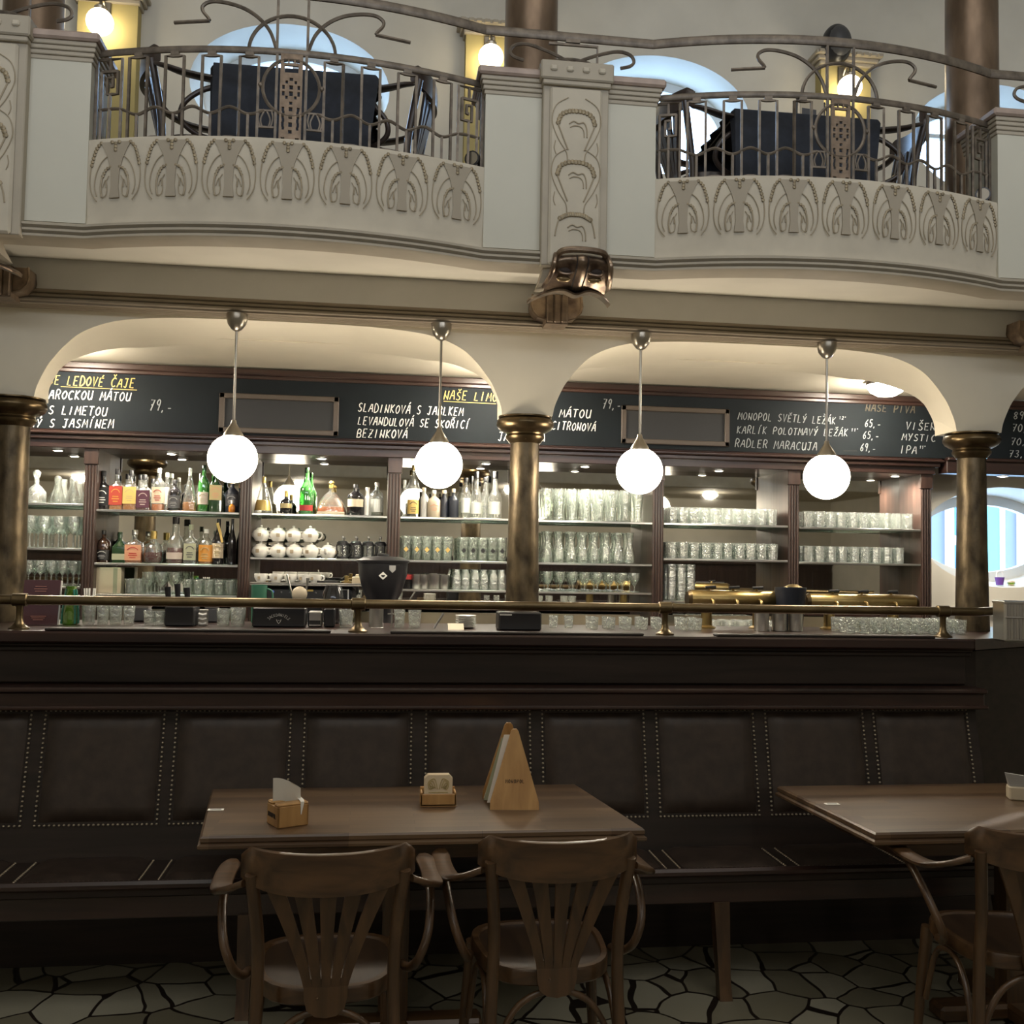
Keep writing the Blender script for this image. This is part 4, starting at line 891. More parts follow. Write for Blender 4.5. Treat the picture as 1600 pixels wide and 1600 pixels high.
    mb = MB(); mb.prism(poly, xz(-.231), 0, .014); mb.sphere((-.022, -.231, .455), .004, 8, 4); mb.build('splat_plate', 'chairwood', t, 30)
    return t
c1 = at(511, 1400, 2.80)
ch = make_chair('bentwood armchair under the table by the napkin box', (c1.x - .004, 3.01, 0), math.radians(2))
c2 = at(872, 1400, 2.93)
dup(ch, (c2.x - .022, 3.08, 0), math.radians(2), 'bentwood armchair under the table in front of the menu stand')
c3 = at(1578, 1400, 2.95)
dup(ch, (2.0, 3.05, 0), math.radians(-8), 'bentwood armchair at the reddish table, cut by the picture edge')
# gallery furniture
def gtable(x0, x1, y0, y1, zt, labels, fl=3.08):
    cx, cy = (x0 + x1) / 2, (y0 + y1) / 2
    t = thing('gallery_table', labels[0], 'table', (cx, cy, fl), 0, 'tables of the gallery'); O = (cx, cy, fl)
    MB(O).box(x0 + .01, y0 + .01, zt - .022, x1 - .01, y1 - .01, zt - .006, .004).build('tabletop', 'shadedwood', t, 0)
    MB(O).lathe([(.16, 0), (.16, .02), (.03, .05), (.028, zt - .022 - fl)], (cx, cy, fl), 20).build('pedestal', 'shadedwood', t)
    mb = MB((cx, cy, zt)); rows = []; N = 96
    def per(k, amp, z):
        ring = []
        for i in range(N):
            s_ = i / N * 4; e, f = int(s_), s_ % 1
            px_, py_ = [(x0 + (x1 - x0) * f, y0), (x1, y0 + (y1 - y0) * f), (x1 - (x1 - x0) * f, y1), (x0, y1 - (y1 - y0) * f)][e]
            w = amp * math.sin(i * 1.05) * (1 if .08 < f < .92 else .3)
            nx, ny = [(0, -1), (1, 0), (0, 1), (-1, 0)][e]
            ring.append((px_ + nx * (k + w), py_ + ny * (k + w), z if ny else zt + (z - zt) * .04))
        return ring
    mb.loft([per(-.05, 0, zt + .001), per(-.004, 0, zt + .001), per(.003, .0, zt - .006), per(.010, .006, zt - .12), per(.016, .012, zt - .30), per(.02, .016, zt - .46)], True, False)
    mb.add([p for p in per(-.05, 0, zt + .001)], [tuple(range(N))])
    tag(mb.build('tablecloth', 'cloth', None, 50), labels[1], 'tablecloth', 'dark cloths on the gallery tables')
gtable(-.775, -.055, 4.65, 5.25, 3.832, ('gallery table under the dark cloth in front of the first oval window', 'dark cloth hanging over the gallery table in front of the first oval window'))
gtable(1.666, 2.39, 4.65, 5.25, 3.81, ('gallery table under the dark cloth between the second and third oval windows', 'dark cloth hanging over the gallery table between the second and third oval windows'))
for x, rz, lb in ((-.84, -80, 'shade-darkened bentwood armchair facing the first gallery table from its window sconce end'), (-.07, 80, 'shade-darkened bentwood armchair facing the first gallery table from the middle pier end'),
                  (1.67, -80, 'shade-darkened bentwood armchair silhouetted against the second oval window'), (2.47, 80, 'shade-darkened bentwood armchair at the gallery table beside the third oval window')):
    dup(ch, (x, 4.98, 3.08), math.radians(rz), lb, 'gallery armchairs', None, 'shadedwood')
# ---- table top things
t = thing('napkin_box', 'small wooden napkin box with a white napkin standing out of its slot', 'napkin box', (-.258, 3.408, .75), math.radians(27)); t.scale = (1.25, 1.25, 1.15)
mb = MB().box(-.042, -.036, 0, .042, -.029, .058, .002).box(-.042, .029, 0, .042, .036, .058, .002).box(-.042, -.036, 0, -.035, .036, .058, .002).box(.035, -.036, 0, .042, .036, .058, .002)
mb.box(-.042, -.036, .056, .042, -.007, .066, .004); mb.box(-.042, .007, .056, .042, .036, .066, .004); mb.build('box', 'pine', t, 0)
rows = [[(-.036 + .066 * i / 8 - .002 * j, .012 - .018 * i / 8 + .006 * math.sin(i * .5) - .004 * j, .05 + .027 * j - (.010 * (i / 8) ** 2) * j) for i in range(9)] for j in range(4)]
mb = MB(); mb.loft([r + [(x, y + .0015, z) for x, y, z in r[::-1]] for r in rows], True, True); mb.loft([[(x - w, y, z), (x + w, y, z), (x + w, y + .0015, z), (x - w, y + .0015, z)] for x, w, y, z in ((.026, .006, -.006, .072), (.026, .006, -.022, .070), (.024, .005, -.0365, .066), (.022, .003, -.0385, .050), (.020, .001, -.0385, .032))], True, True); mb.build('napkin', 'paper', t, 40)
def burn(mb, s, x0, x1, z, h, Y, th=.0012):
    n = len(s); w = (x1 - x0) / n
    for i, chh in enumerate(s):
        for pl in G[chh]:
            mb.tube([(x0 + (i + u * .8) * w, Y, z + v * h) for u, v in pl], th, 4)
mb = MB(); burn(mb, 'MONOPOL', -.026, .026, .024, .012, -.0425, .0013); mb.v = [(y, -x, z) for x, y, z in mb.v]; mb.build('burnt_lettering', 'burn_shade', t, 0)
kids_box = t
# coaster holder
t = thing('coaster_holder', 'pale wooden holder filled with printed beer mats', 'coaster holder', (.240, 3.65, .75), math.radians(0))
mb = MB().box(-.062, -.034, 0, .062, -.026, .042, .002).box(-.062, .026, 0, .062, .034, .056, .002).box(-.062, -.034, 0, -.055, .034, .048, .002).box(.055, -.034, 0, .062, .034, .048, .002).box(-.062, -.034, 0, .062, .034, .006); mb.build('box', 'pine', t, 0)
for k in range(5):
    y = -.018 + k * .008; q = tag(MB((.240 + (k % 2) * .001, 3.65 + y, .757)).prism([((.240 + (k % 2) * .001) + .049 * sx - sx * (0 if j else .012) if True else 0, .757 + .049 + .049 * sz - sz * (.012 if j else 0)) for sx, sz, j in ((-1, -1, 1), (-1, -1, 0), (1, -1, 0), (1, -1, 1), (1, 1, 1), (1, 1, 0), (-1, 1, 0), (-1, 1, 1))], xz(3.65 + y), 0, .003).build('beer_mat', 'cream', None, 0),
        'rounded beer mat with a brown print, foremost in the wooden holder' if k == 0 else 'beer mat standing behind the printed one in the wooden holder', 'beer mat', None if k == 0 else 'beer mats behind the foremost one')
    if k == 0:
        mb = MB((.240, 3.65 + y, .757)); Yq = 3.65 + y - .001
        for s_ in (-1, 1):
            for a in range(4): mb.tube(smooth_pts([(.240 + s_ * (.003 + .007 * a), Yq, .806 + .003 * a), (.240 + s_ * (.014 + .006 * a), Yq, .842 - .007 * a), (.240 + s_ * (.036 - .003 * a), Yq, .830 - .005 * a), (.240 + s_ * (.030 - .006 * a), Yq, .806 + .002 * a), (.240 + s_ * (.012 + .004 * a), Yq, .815)], 4), .0019, 4)
        mb.box(.240 - .034, Yq, .7935, .240 + .034, Yq + .001, .796); mb.build('printed_pattern', 'tanl', q, 0)
# menu stand
t = thing('menu_stand', 'tall wooden tent-shaped menu stand burnt with a brewery name', 'menu stand', (.50, 3.56, .75), math.radians(-4))
def slab(mb, cx, y0, y1, h, wb, wt, th):
    mb.loft([[(cx - w, y - th, z), (cx + w, y - th, z), (cx + w, y, z), (cx - w, y, z)] for w, y, z in ((wb, y0, 0), (wb * .99, y0 + (y1 - y0) * .1, h * .1), (wt * 1.2, y0 + (y1 - y0) * .97, h * .97), (wt * .6, y1, h))])
mb = MB(); slab(mb, 0, 0, .055, .268, .085, .011, .010); fb = mb.build('front_board', 'pine', t, 20)
mb = MB(); slab(mb, -.020, .17, .085, .285, .085, .012, .010); mb.build('back_board', 'pine', t, 20)
mb = MB(); mb.box(-.06, -.004, 0, .04, .165, .010, .002); mb.build('base_slat', 'pine', t, 0)
mb = MB()
for s_ in (0,):
    n = 7
    for i, chh in enumerate('MONOPOL'):
        for pl in G[chh]: mb.tube([(-.032 + (i + u * .8) * .0098, -.0105 + (.088 + v * .012) * .205, .088 + v * .012) for u, v in pl], .0013, 4)
mb.build('burnt_lettering', 'burn_shade', fb, 0)
for k, (dx, y0, y1, mt) in enumerate(((-.018, .05, .066, 'paper'), (-.026, .09, .074, 'sage'), (-.022, .12, .078, 'paper'))):
    o = tag(MB((.50, 3.56, .75)).loft([[(.50 + dx - w, 3.56 + y, .75 + z), (.50 + dx + w, 3.56 + y, .75 + z), (.50 + dx + w, 3.562 + y, .75 + z), (.50 + dx - w, 3.562 + y, .75 + z)] for w, y, z in ((.072, y0, .012), (.014, y1, .245 - .012 * k))]).build('menu_sheet', mt, None, 0), ['white menu sheet just behind the front board of the menu stand', 'grey green menu sheet in the middle of the menu stand', 'white menu sheet against the back board of the menu stand'][k], 'menu')
def plate_(x, y, rz, label):
    t = thing('table_number_plate', label, 'table number', (x, y, .7505), rz); MB().box(-.026, -.012, 0, .026, .012, .0025, .0008).build('plate', 'white', t, 0); MB().box(-.018, -.006, .0025, .018, .006, .003).build('number_field', 'grey', t, 0)
p = atz(337, 1266, .75); plate_(p.x, p.y, 0, 'little white number plate on the table corner by the napkin box')
p = atz(1300, 1257, .75); plate_(p.x, p.y, 0, 'little white number plate on the reddish table')
t = thing('card_holder', 'pale card holder on the reddish table at the picture edge', 'card holder', (2.44, 3.60, .75), math.radians(-20))
MB().box(-.06, -.03, 0, .07, .03, .05, .004).build('box', 'beige', t, 0)
MB().loft([[(-.055, -.02, .045), (.06, -.02, .045), (.06, .02, .045), (-.055, .02, .045)], [(-.075, -.03, .10), (.06, -.03, .085), (.06, -.015, .085), (-.075, -.015, .10)]]).build('card', 'grey', t, 0)

# ================================================================== BOTTLES ON THE SHELVES
YBT = 5.985
def shelf_x(px, z, Y=YBT):
    # world X of an image column at height z on the plane Y
    y = 800
    for _ in range(4): y += (at(px, y, Y).z - z) * 260
    return at(px, y, Y).x, y
def bottle(label, px, wpx, top, z, shape, body, cap, lab=None, liq=None, Y=YBT, liqh=.3, group='spirit bottles on the back bar', print_=None):
    x, y = shelf_x(px, z, Y); h = at(px, top, Y).z - z; r = wpx / 2 * (Y * .98) / 1600
    e = 6.0 if shape[0] == 'q' else 2.0; sy = .72 if shape[0] == 'q' else (.55 if shape == 'tear' else 1.0); r = r / (1 if e == 2 else .985)
    t = thing('bottle', label, 'bottle', (x, Y, z + .0012), 0, group)
    nr = max(.0105, r * .30)
    P_ = {'q': [(1, 0), (1, .56), (.93, .60), (.5, .66), (nr / r, .71), (nr / r, .90)], 'qs': [(1, 0), (1, .50), (.95, .54), (.55, .64), (nr / r, .74), (nr / r, .90)],
          'r': [(.94, 0), (1, .02), (1, .58), (.9, .65), (.5, .73), (nr / r, .78), (nr / r, .92)], 'wine': [(.94, 0), (1, .02), (1, .46), (.92, .55), (.6, .66), (.36, .76), (.30, .92)],
          'cone': [(.95, 0), (1, .03), (.86, .25), (.55, .55), (.30, .75), (.20, .86)], 'tear': [(.93, 0), (1, .04), (.97, .18), (.80, .40), (.45, .60), (.16, .70), (.15, .84)],
          'squat': [(.8, 0), (1, .1), (1, .45), (.8, .58), (.35, .66), (.30, .80)], 'slim': [(1, 0), (1, .64), (.62, .74), (.55, .92)], 'jug': [(.95, 0), (1, .03), (1, .42), (.72, .55), (.42, .62), (.36, .88)]}[shape]
    prof = [(max(.001, a * r), b_ * h) for a, b_ in P_]
    if shape == 'q' or shape == 'qs':
        mb = MB(); rings = []
        for rr, zz in prof:
            k = (rr / r); ee = 6.0 if k > .9 else 2.4; ss = .72 if k > .9 else (.72 if k > .6 else 1)
            ring = []
            for i in range(20):
                a = 2 * PI * (i + .5) / 20; c, s_ = math.cos(a), math.sin(a); q = 1 / ((abs(c) ** ee + abs(s_) ** ee) ** (1 / ee)); ring.append((rr * c * q, rr * s_ * q * ss, zz))
            rings.append(ring)
        mb.loft(rings, True, True)
    else:
        mb = MB(); mb.lathe(prof, (0, 0, 0), 18, True, e, 1, sy)
    bd = mb.build('bottle_body', body, t, 40)
    ct = prof[-1]; mb = MB(); cr = ct[0] * 1.12; mb.lathe([(cr, ct[1] - .008), (cr, h - .002), (cr * .9, h)] if shape != 'tear' else [(ct[0] * 1.15, ct[1] - .01), (ct[0] * 1.15, ct[1] + .01), (ct[0] * .9, ct[1] + .014), (ct[0] * 1.5, h - .012), (ct[0] * .8, h)], (0, 0, 0), 14); mb.build('cap', cap, t, 40)
    if liq:
        mb = MB(); lp = [(a * .955 + 0, max(.004, b_)) for a, b_ in prof if b_ <= liqh * h]
        last = next(((a, b_) for a, b_ in prof if b_ > liqh * h), prof[-1]); a0, b0 = lp[-1]; tt = (liqh * h - b0) / max(1e-6, last[1] - b0); lp.append((a0 + (last[0] * .955 - a0) * tt, liqh * h))
        mb.lathe(lp, (0, 0, 0), 18, True, e, 1, sy * .97); mb.build('liquid', liq, t, 40)
    if lab:
        mt, f0, f1 = lab; mb = MB(); n = 10; amax = 1.15 if e == 2 else 1.0
        if e > 2:
            mb.box(-r * .90, -r * .72 * .985 - .0022, f0 * h, r * .90, -r * .72 * .985 + .001, f1 * h)
        else:
            def rad(zz):
                for (a, z0), (b_, z1) in zip(prof, prof[1:]):
                    if z0 <= zz <= z1: return a + (b_ - a) * (zz - z0) / max(1e-6, z1 - z0)
                return r
            rows = []
            for j in range(4):
                zz = (f0 + (f1 - f0) * j / 3) * h; R_ = rad(zz) * 1.015 + .0006
                rows.append([(R_ * math.sin(a), -R_ * sy * math.cos(a), zz) for a in [amax * (2 * q / n - 1) for q in range(n + 1)]])
            mb.loft(rows, False, False)
        lb = mb.build('bottle_label', mt, t, 40)
        if print_:
            mb = MB(); yy = (-r * .72 * .985 - .0025) if e > 2 else (-r * sy * 1.03 - .001); zc = (f0 + f1) / 2 * h; hh = (f1 - f0) * h
            mb.tube([(r * .62 * math.sin(a), yy, f0 * h + hh * .55 + hh * .28 * math.cos(a)) for a in [-1.2 + .3 * q for q in range(9)]], .0026, 4)
            for q, w in ((.42, .42), (.30, .5), (.16, .34)): mb.box(-r * w, yy - .001, f0 * h + hh * q, r * w, yy + .001, f0 * h + hh * (q + .05))
            mb.build('label_print', print_, lb, 0)
    return t
z = S1[1]
B = bottle
B('square black bottle with a black label at the post, first on the top shelf', 160, 23, 736, z, 'q', 'dkglass', 'black', ('black', .10, .56), None, print_='white')
B('square bottle with a red label and black cap beside the black labelled one', 181.5, 21, 733, z, 'q', 'glass', 'black', ('red', .12, .58), 'amber', liqh=.5, print_='orangel')
B('square bottle with a yellow label and black cap', 203, 21, 735, z, 'q', 'glass', 'black', ('yellow', .16, .58), 'amber', liqh=.5, print_='tanl')
B('square bottle with a dark purple label and black cap', 224, 21, 742, z, 'q', 'glass', 'black', ('purple', .08, .56), 'darkred', liqh=.5, print_='lilac')
B('clear bottle with a cream label and a red seal', 247, 20, 732, z, 'r', 'glass', 'frost', ('cream', .18, .55), 'orange', liqh=.16, print_='redlbl')
B('slim white labelled bottle with a white cap', 259.5, 8.5, 739, z, 'slim', 'glass', 'white', ('white', .18, .62), None)
B('squat black bottle with a small grey label', 272, 20, 750, z, 'r', 'dkglass', 'black', ('darkgrey', .1, .5), None, print_='grey')
B('clear fluted bottle with a little amber spirit left', 295.5, 23, 732, z, 'cone', 'glass', 'frost', None, 'amber', liqh=.22)
B('bright green bottle with a lilac label beside the first globe', 317, 17, 727, z, 'r', 'green_glass', 'dkgreen', ('lilac', .16, .42), 'dkgreen', liqh=.14, print_='sage')
B('dark green square bottle with a tan label under the first globe', 337, 20, 733, z, 'q', 'dkgreen', 'dkgreen', ('tanl', .28, .62), None, print_='peach')
B('dark slate bottle at the right end of the whiskey shelf', 362, 20, 750, z, 'r', 'navy', 'peach', ('darkgrey', .2, .55), None, print_='grey')
B('tiny round amber bottle in front of the dark slate one', 362, 10, 782, z, 'squat', 'amber', 'white', None, None, Y=5.93)
for k, (px, tp) in enumerate(((197.5, 741), (217.5, 742), (237.5, 748))):
    B(['clear black capped bottle behind the red and yellow labelled ones', 'clear black capped bottle behind the yellow and purple labelled ones', 'clear black capped bottle behind the purple and cream labelled ones'][k], px, 17, tp, z, 'q', 'glass', 'black', None, None, Y=6.085)
z = S2[1]
B('brown bottle with a black script label at the post on the second shelf', 161, 21, 829, z, 'r', 'brglass', 'black', ('black', .08, .40), None, print_='grey')
B('dull green shouldered bottle with a pale crest', 186.5, 21, 832, z, 'qs', 'dkgreen', 'dkgreen', ('sage', .10, .30), None)
B('bottle with a peach coloured label and a silver cap', 209, 26, 828, z, 'q', 'glass', 'steel', ('peach', .08, .55), 'orange', liqh=.5, print_='redlbl')
B('wide cognac bottle half full of amber with a gold stopper', 239, 29, 830, z, 'squat', 'glass', 'gold', None, 'darkred', liqh=.34)
B('tall clear bottle of dark red spirit with a white label', 273, 26, 808, z, 'jug', 'glass', 'dkglass', ('lilac', .10, .24), 'darkred', liqh=.34)
B('clear jar shaped bottle with a grey green label', 297, 20, 820, z, 'q', 'glass', 'sage', ('sage', .10, .52), None, print_='darkgrey')
B('round bottle with an orange label and white caps', 321, 22, 827, z, 'r', 'glass', 'white', ('orangel', .08, .55), 'amber', liqh=.4, print_='tanl')
B('dark wine bottle with an oval cream label and a yellow ribbon', 340, 18, 811, z, 'wine', 'dkglass', 'black', ('cream', .14, .46), None, print_='tanl')
B('dark ringed bottle at the right end of the second shelf', 361.5, 13, 811, z, 'wine', 'dkglass', 'black', None, None)
rb = [o for o in bpy.data.objects if o.get('label') == 'dark wine bottle with an oval cream label and a yellow ribbon'][0]
mb = MB(); mb.tube(smooth_pts([(-.006, -.016, .235), (.006, -.022, .20), (.016, -.028, .17), (.026, -.032, .125)], 5), [.009] * 10 + [.007] * 6, 6, sq=(1, .35)); mb.build('ribbon', 'yellow', rb, 40)
z = S1[2]
B('clear cone bottle with a gold neck and a dark label', 411, 28, 745, z, 'cone', 'glass', 'gold', ('gold', .08, .36), None)
B('small round black bottle with a gold neck', 446.5, 19, 767, z, 'squat', 'dkglass', 'gold', ('tanl', .25, .45), None)
B('green champagne shaped bottle with a red label', 478, 22, 731, z, 'wine', 'green_glass', 'dkgreen', ('redlbl', .08, .20), 'dkgreen', liqh=.07)
B('wide teardrop cognac decanter with orange spirit', 517, 46, 752, z, 'tear', 'glass', 'gold', ('cream', .02, .10), 'orange', liqh=.24)
B('black shouldered bottle with a pale diamond label', 555, 26, 757, z, 'r', 'dkglass', 'black', ('cream', .28, .52), None)
B('slim white bottle between the black one and the clear one', 573.5, 11, 762, z, 'slim', 'white', 'white', None, None)
B('clear bottle with a silver neck at the end of the champagne shelf', 588, 22, 754, z, 'r', 'glass', 'steel', ('frost', .12, .5), None)
z = S1[3]
B('slim clear bottle at the fluted post left of the second globe', 631, 10, 750, z, 'slim', 'glass', 'frost', None, None)
B('tall clear bottle with a yellow and black label beside the second globe', 645, 19, 727, z, 'r', 'glass', 'gold', ('yellow', .06, .33), None, print_='black')
B('slim grey stoneware bottle under the second globe', 661.5, 11, 762, z, 'slim', 'grey', 'cream', None, None)
B('beige stoneware bottle with reddish lettering under the second globe', 677.5, 21, 766, z, 'r', 'beige', 'white', ('beige', .2, .5), None, print_='peach')
B('dark bottle with a cream cap right of the beige stoneware one', 693.5, 12, 766, z, 'slim', 'navy', 'cream', None, None)
B('navy round bottle with a cream cap', 708, 17, 764, z, 'r', 'navy', 'cream', None, None, print_=None)
B('clear spirit bottle next to the navy one', 727, 16, 747, z, 'r', 'glass', 'black', ('frost', .14, .5), None)
B('broad clear bottle with a dark cap under the downlight', 743.5, 18, 737, z, 'jug', 'glass', 'black', ('frost', .1, .34), None)
B('narrow clear bottle between the two broad clear ones', 757.5, 10, 746, z, 'slim', 'glass', 'black', None, None)
B('broad clear bottle nearest the middle column', 773, 21, 737, z, 'jug', 'glass', 'black', ('frost', .1, .36), None)

# ================================================================== GLASSES
def proto(name, label, cat, mat_, prof, seg=14, e=2.0, group=None, ribs=0):
    mb = MB(); rings = []
    for r, z in prof:
        ring = []
        for i in range(seg):
            a = 2 * PI * i / seg; k = 1 - (.07 if ribs and i % 2 else 0); ring.append((r * k * math.cos(a), r * k * math.sin(a), z))
        rings.append(ring)
    mb.loft(rings, True, True); o = mb.build(name, mat_, None, 50 if not ribs else 12); tag(o, label, cat, group); return o
USED = set()
def glass_row(p, x0, x1, n, z, ys, label, group, jit=.002, sc=1.0):
    for y in ys:
        for i in range(n):
            q = p if p.name not in USED else p.copy()
            if p.name in USED: COL.objects.link(q)
            USED.add(p.name)
            q.location = (x0 + (x1 - x0) * (i + .5) / n + random.uniform(-jit, jit), y + random.uniform(-jit, jit), z + .0006); q.rotation_euler = (0, 0, random.uniform(0, 6))
            if sc != 1: q.scale = (sc, sc, sc)
            q['label'] = label; q['group'] = group; q['category'] = 'glass'
def X_(px, z, Y=YBT): return shelf_x(px, z, Y)[0]
tum = proto('tumbler', '', 'glass', 'tumbler', [(.026, 0), (.030, .002), (.0315, .06), (.0325, .098), (.0300, .098), (.0285, .02), (.001, .016)], 16, ribs=1)
Y3 = (5.945, 6.02, 6.095)
glass_row(tum, X_(1038, 1.857), X_(1211, 1.857), 10, S1[5], Y3, 'ribbed beer tumbler upside down on the upper shelf left of the last globe', 'ribbed tumblers, upper shelf before the last globe')
glass_row(tum, X_(1038, 1.65), X_(1211, 1.65), 10, S2[5], Y3, 'ribbed beer tumbler upside down on the middle shelf over the brass taps', 'ribbed tumblers, middle shelf over the brass taps')
glass_row(tum, X_(1249, 1.857), X_(1422, 1.857), 10, S1[6], Y3, 'ribbed beer tumbler upside down on the upper shelf of the last bay', 'ribbed tumblers, upper shelf of the last bay')
glass_row(tum, X_(1249, 1.64), X_(1408, 1.64), 9, S2[6], Y3, 'ribbed beer tumbler upside down on the lower shelf of the last bay', 'ribbed tumblers, lower shelf of the last bay')
flare = proto('beer_glass', '', 'glass', 'glass', [(.026, 0), (.028, .004), (.024, .03), (.026, .08), (.034, .15), (.036, .19), (.034, .19), (.032, .15), (.024, .08), (.021, .03), (.001, .022)], 16)
glass_row(flare, X_(843, 1.86), X_(1004, 1.86), 8, S1[4], (5.95, 6.04), 'tall flared wheat beer glass on the top shelf beside the middle column', 'tall flared beer glasses')
car = proto('carafe', '', 'carafe', 'glass', [(.031, 0), (.033, .004), (.033, .045), (.028, .08), (.020, .105), (.017, .125), (.019, .15), (.026, .185), (.0245, .185), (.0175, .15), (.0155, .125), (.026, .08), (.030, .02), (.001, .012)], 16)
glass_row(car, X_(844, 1.61), X_(990, 1.61), 8, S2[4], (5.95, 6.04), 'waisted glass carafe in the row below the flared beer glasses', 'waisted carafes')
stem = proto('stemmed_glass', '', 'glass', 'glass', [(.026, 0), (.026, .003), (.005, .007), (.004, .035), (.012, .045), (.028, .075), (.031, .115), (.0295, .115), (.026, .077), (.001, .05)], 16)
glass_row(stem, X_(844, 1.44), X_(998, 1.44), 8, S3[4], (5.95, 6.05), 'short stemmed glass on the lowest shelf beside the middle column', 'stemmed glasses, lowest shelf')
emb = proto('long_drink_glass', '', 'glass', 'glass', [(.025, 0), (.027, .003), (.031, .14), (.0295, .14), (.025, .012), (.001, .010)], 16)
mbz = MB()
glass_row(emb, X_(626, 1.61), X_(706, 1.61), 5, S2[3], (5.95, 6.05), 'printed long drink glass in the cluster beside the coffee grinder post', 'printed glasses beside the grinder post')
glass_row(emb, X_(715, 1.61), X_(790, 1.61), 5, S2[3], (5.95, 6.05), 'printed long drink glass in the cluster next to the middle column', 'printed glasses next to the middle column')
pm = MB().lathe([(.0292, .05), (.0302, .078)], (0, 0, 0), 16, False); 
for i, o in enumerate([o for o in list(bpy.data.objects) if o.name.startswith('long_drink_glass') and o.location.y < 6.0]):
    mb = MB(); mb.prism([(0, -.016), (.014, 0), (0, .016), (-.014, 0)], lambda u, v, d: (u, -.0318 + d, .062 + v), 0, .002)
    a = mb.build('printed_emblem', 'yellow' if o['label'].find('grinder') > 0 else 'black', o, 0); o.rotation_euler = (0, 0, 0)
wine = proto('wine_glass', '', 'glass', 'tumbler', [(.030, 0), (.030, .002), (.005, .006), (.0035, .07), (.014, .082), (.032, .115), (.030, .165), (.0285, .165), (.030, .115), (.001, .085)], 14)
glass_row(wine, X_(38, 1.64), X_(128, 1.64), 4, S2[0], (5.95, 6.02, 6.09), 'wine glass in the dense rows of the shelf above the burgundy menu', 'wine glasses, middle shelf of the end bay', sc=1.07)
glass_row(wine, X_(38, 1.43), X_(126, 1.43), 5, S3[0], (5.96, 6.05), 'wine glass on the lowest shelf just above the burgundy menu', 'wine glasses, lowest shelf of the end bay', sc=.85)
shot = proto('small_glass', '', 'glass', 'glass', [(.022, 0), (.024, .003), (.028, .085), (.0265, .085), (.022, .012), (.001, .010)], 14)
glass_row(shot, X_(198, 1.39), X_(225, 1.39), 2, S3[1], (5.95, 6.04), 'small tumbler beside the pale box under the second whiskey shelf', 'small tumblers beside the pale box')
glass_row(stem, X_(222, 1.39), X_(284, 1.39), 3, S3[1], (5.95, 6.04), 'tall stemmed glass under the cognac bottle', 'stemmed glasses under the cognac bottle', sc=1.08)
glass_row(shot, X_(286, 1.39), X_(368, 1.39), 5, S3[1], (5.95, 6.04), 'small tumbler on the shelf under the dark ringed bottle', 'small tumblers under the dark ringed bottle')
jar = proto('glass_jar', '', 'jar', 'tumbler', [(.024, 0), (.026, .004), (.026, .085), (.018, .10), (.018, .118), (.0165, .118), (.016, .10), (.024, .085), (.001, .008)], 14)
glass_row(jar, X_(706, 1.44), X_(790, 1.44), 6, S3[3], (5.95, 6.04), 'clear glass jar on the low shelf next to the middle column', 'glass jars next to the middle column')
ccn = proto('tall_rippled_glass', '', 'glass', 'tumbler', [(.024, 0), (.026, .003), (.027, .05), (.025, .06), (.028, .10), (.026, .112), (.029, .16), (.027, .17), (.03, .215), (.028, .215), (.024, .02), (.001, .015)], 14)
glass_row(ccn, X_(1038, 1.4), X_(1084, 1.4), 3, S3[5], (5.95, 6.04), 'tall rippled glass left of the first brass tap', 'tall rippled glasses by the brass taps')
low = proto('low_glass', '', 'glass', 'tumbler', [(.030, 0), (.034, .004), (.037, .055), (.0355, .055), (.030, .012), (.001, .010)], 14)
glass_row(low, X_(1090, 1.40), X_(1216, 1.40), 6, 1.235, (5.80, 5.9), 'low tumbler on the back counter behind the first brass tap', 'low tumblers behind the first brass tap', sc=1.0)
dec = proto('decanter', '', 'carafe', 'tumbler', [(.048, 0), (.052, .006), (.050, .06), (.030, .085), (.012, .10), (.012, .135), (.018, .145), (.020, .165), (.010, .175), (.001, .178)], 12, ribs=0)
glass_row(dec, X_(40, 1.885), X_(76, 1.885), 1, S1[0], (5.97,), 'cut glass decanter with a stopper on the top shelf beside the end column', 'decanter', sc=1.05)
con = proto('wide_carafe', '', 'carafe', 'glass', [(.042, 0), (.044, .004), (.030, .07), (.018, .115), (.022, .155), (.0205, .155), (.016, .115), (.028, .07), (.001, .008)], 16)
glass_row(con, X_(80, 1.885), X_(129, 1.885), 2, S1[0], (5.95, 6.06), 'conical glass carafe on the top shelf of the end bay', 'conical carafes', jit=.002, sc=.93)

# ================================================================== TEAPOTS, PRESSES, CUPS, COFFEE MACHINE
def teapot(label, x, y, z, rz):
    t = thing('teapot', label, 'teapot', (x, y, z), rz, 'white teapots')
    MB().lathe([(.030, 0), (.033, .003), (.046, .022), (.049, .040), (.043, .058), (.030, .066), (.001, .066)], (0, 0, 0), 20).build('pot_body', 'ceramic', t, 50)
    MB().lathe([(.031, .0655), (.026, .074), (.010, .079), (.006, .081), (.009, .086), (.006, .091), (.001, .092)], (0, 0, 0), 16).build('lid', 'ceramic', t, 50)
    MB().tube(smooth_pts([(.040, 0, .056), (.062, 0, .054), (.068, 0, .036), (.058, 0, .020), (.042, 0, .018)], 5), .0052, 8).build('handle', 'ceramic', t, 50)
    MB().tube(smooth_pts([(-.040, 0, .030), (-.056, 0, .040), (-.064, 0, .060)], 5), [.011] * 5 + [.009] * 5 + [.006], 8).build('spout', 'ceramic', t, 50)
    MB().box(-.012, -.0505, .026, .008, -.046, .046, .001).build('printed_mark', 'khaki', t, 0)
    return t
z = S2[2]; tp = None
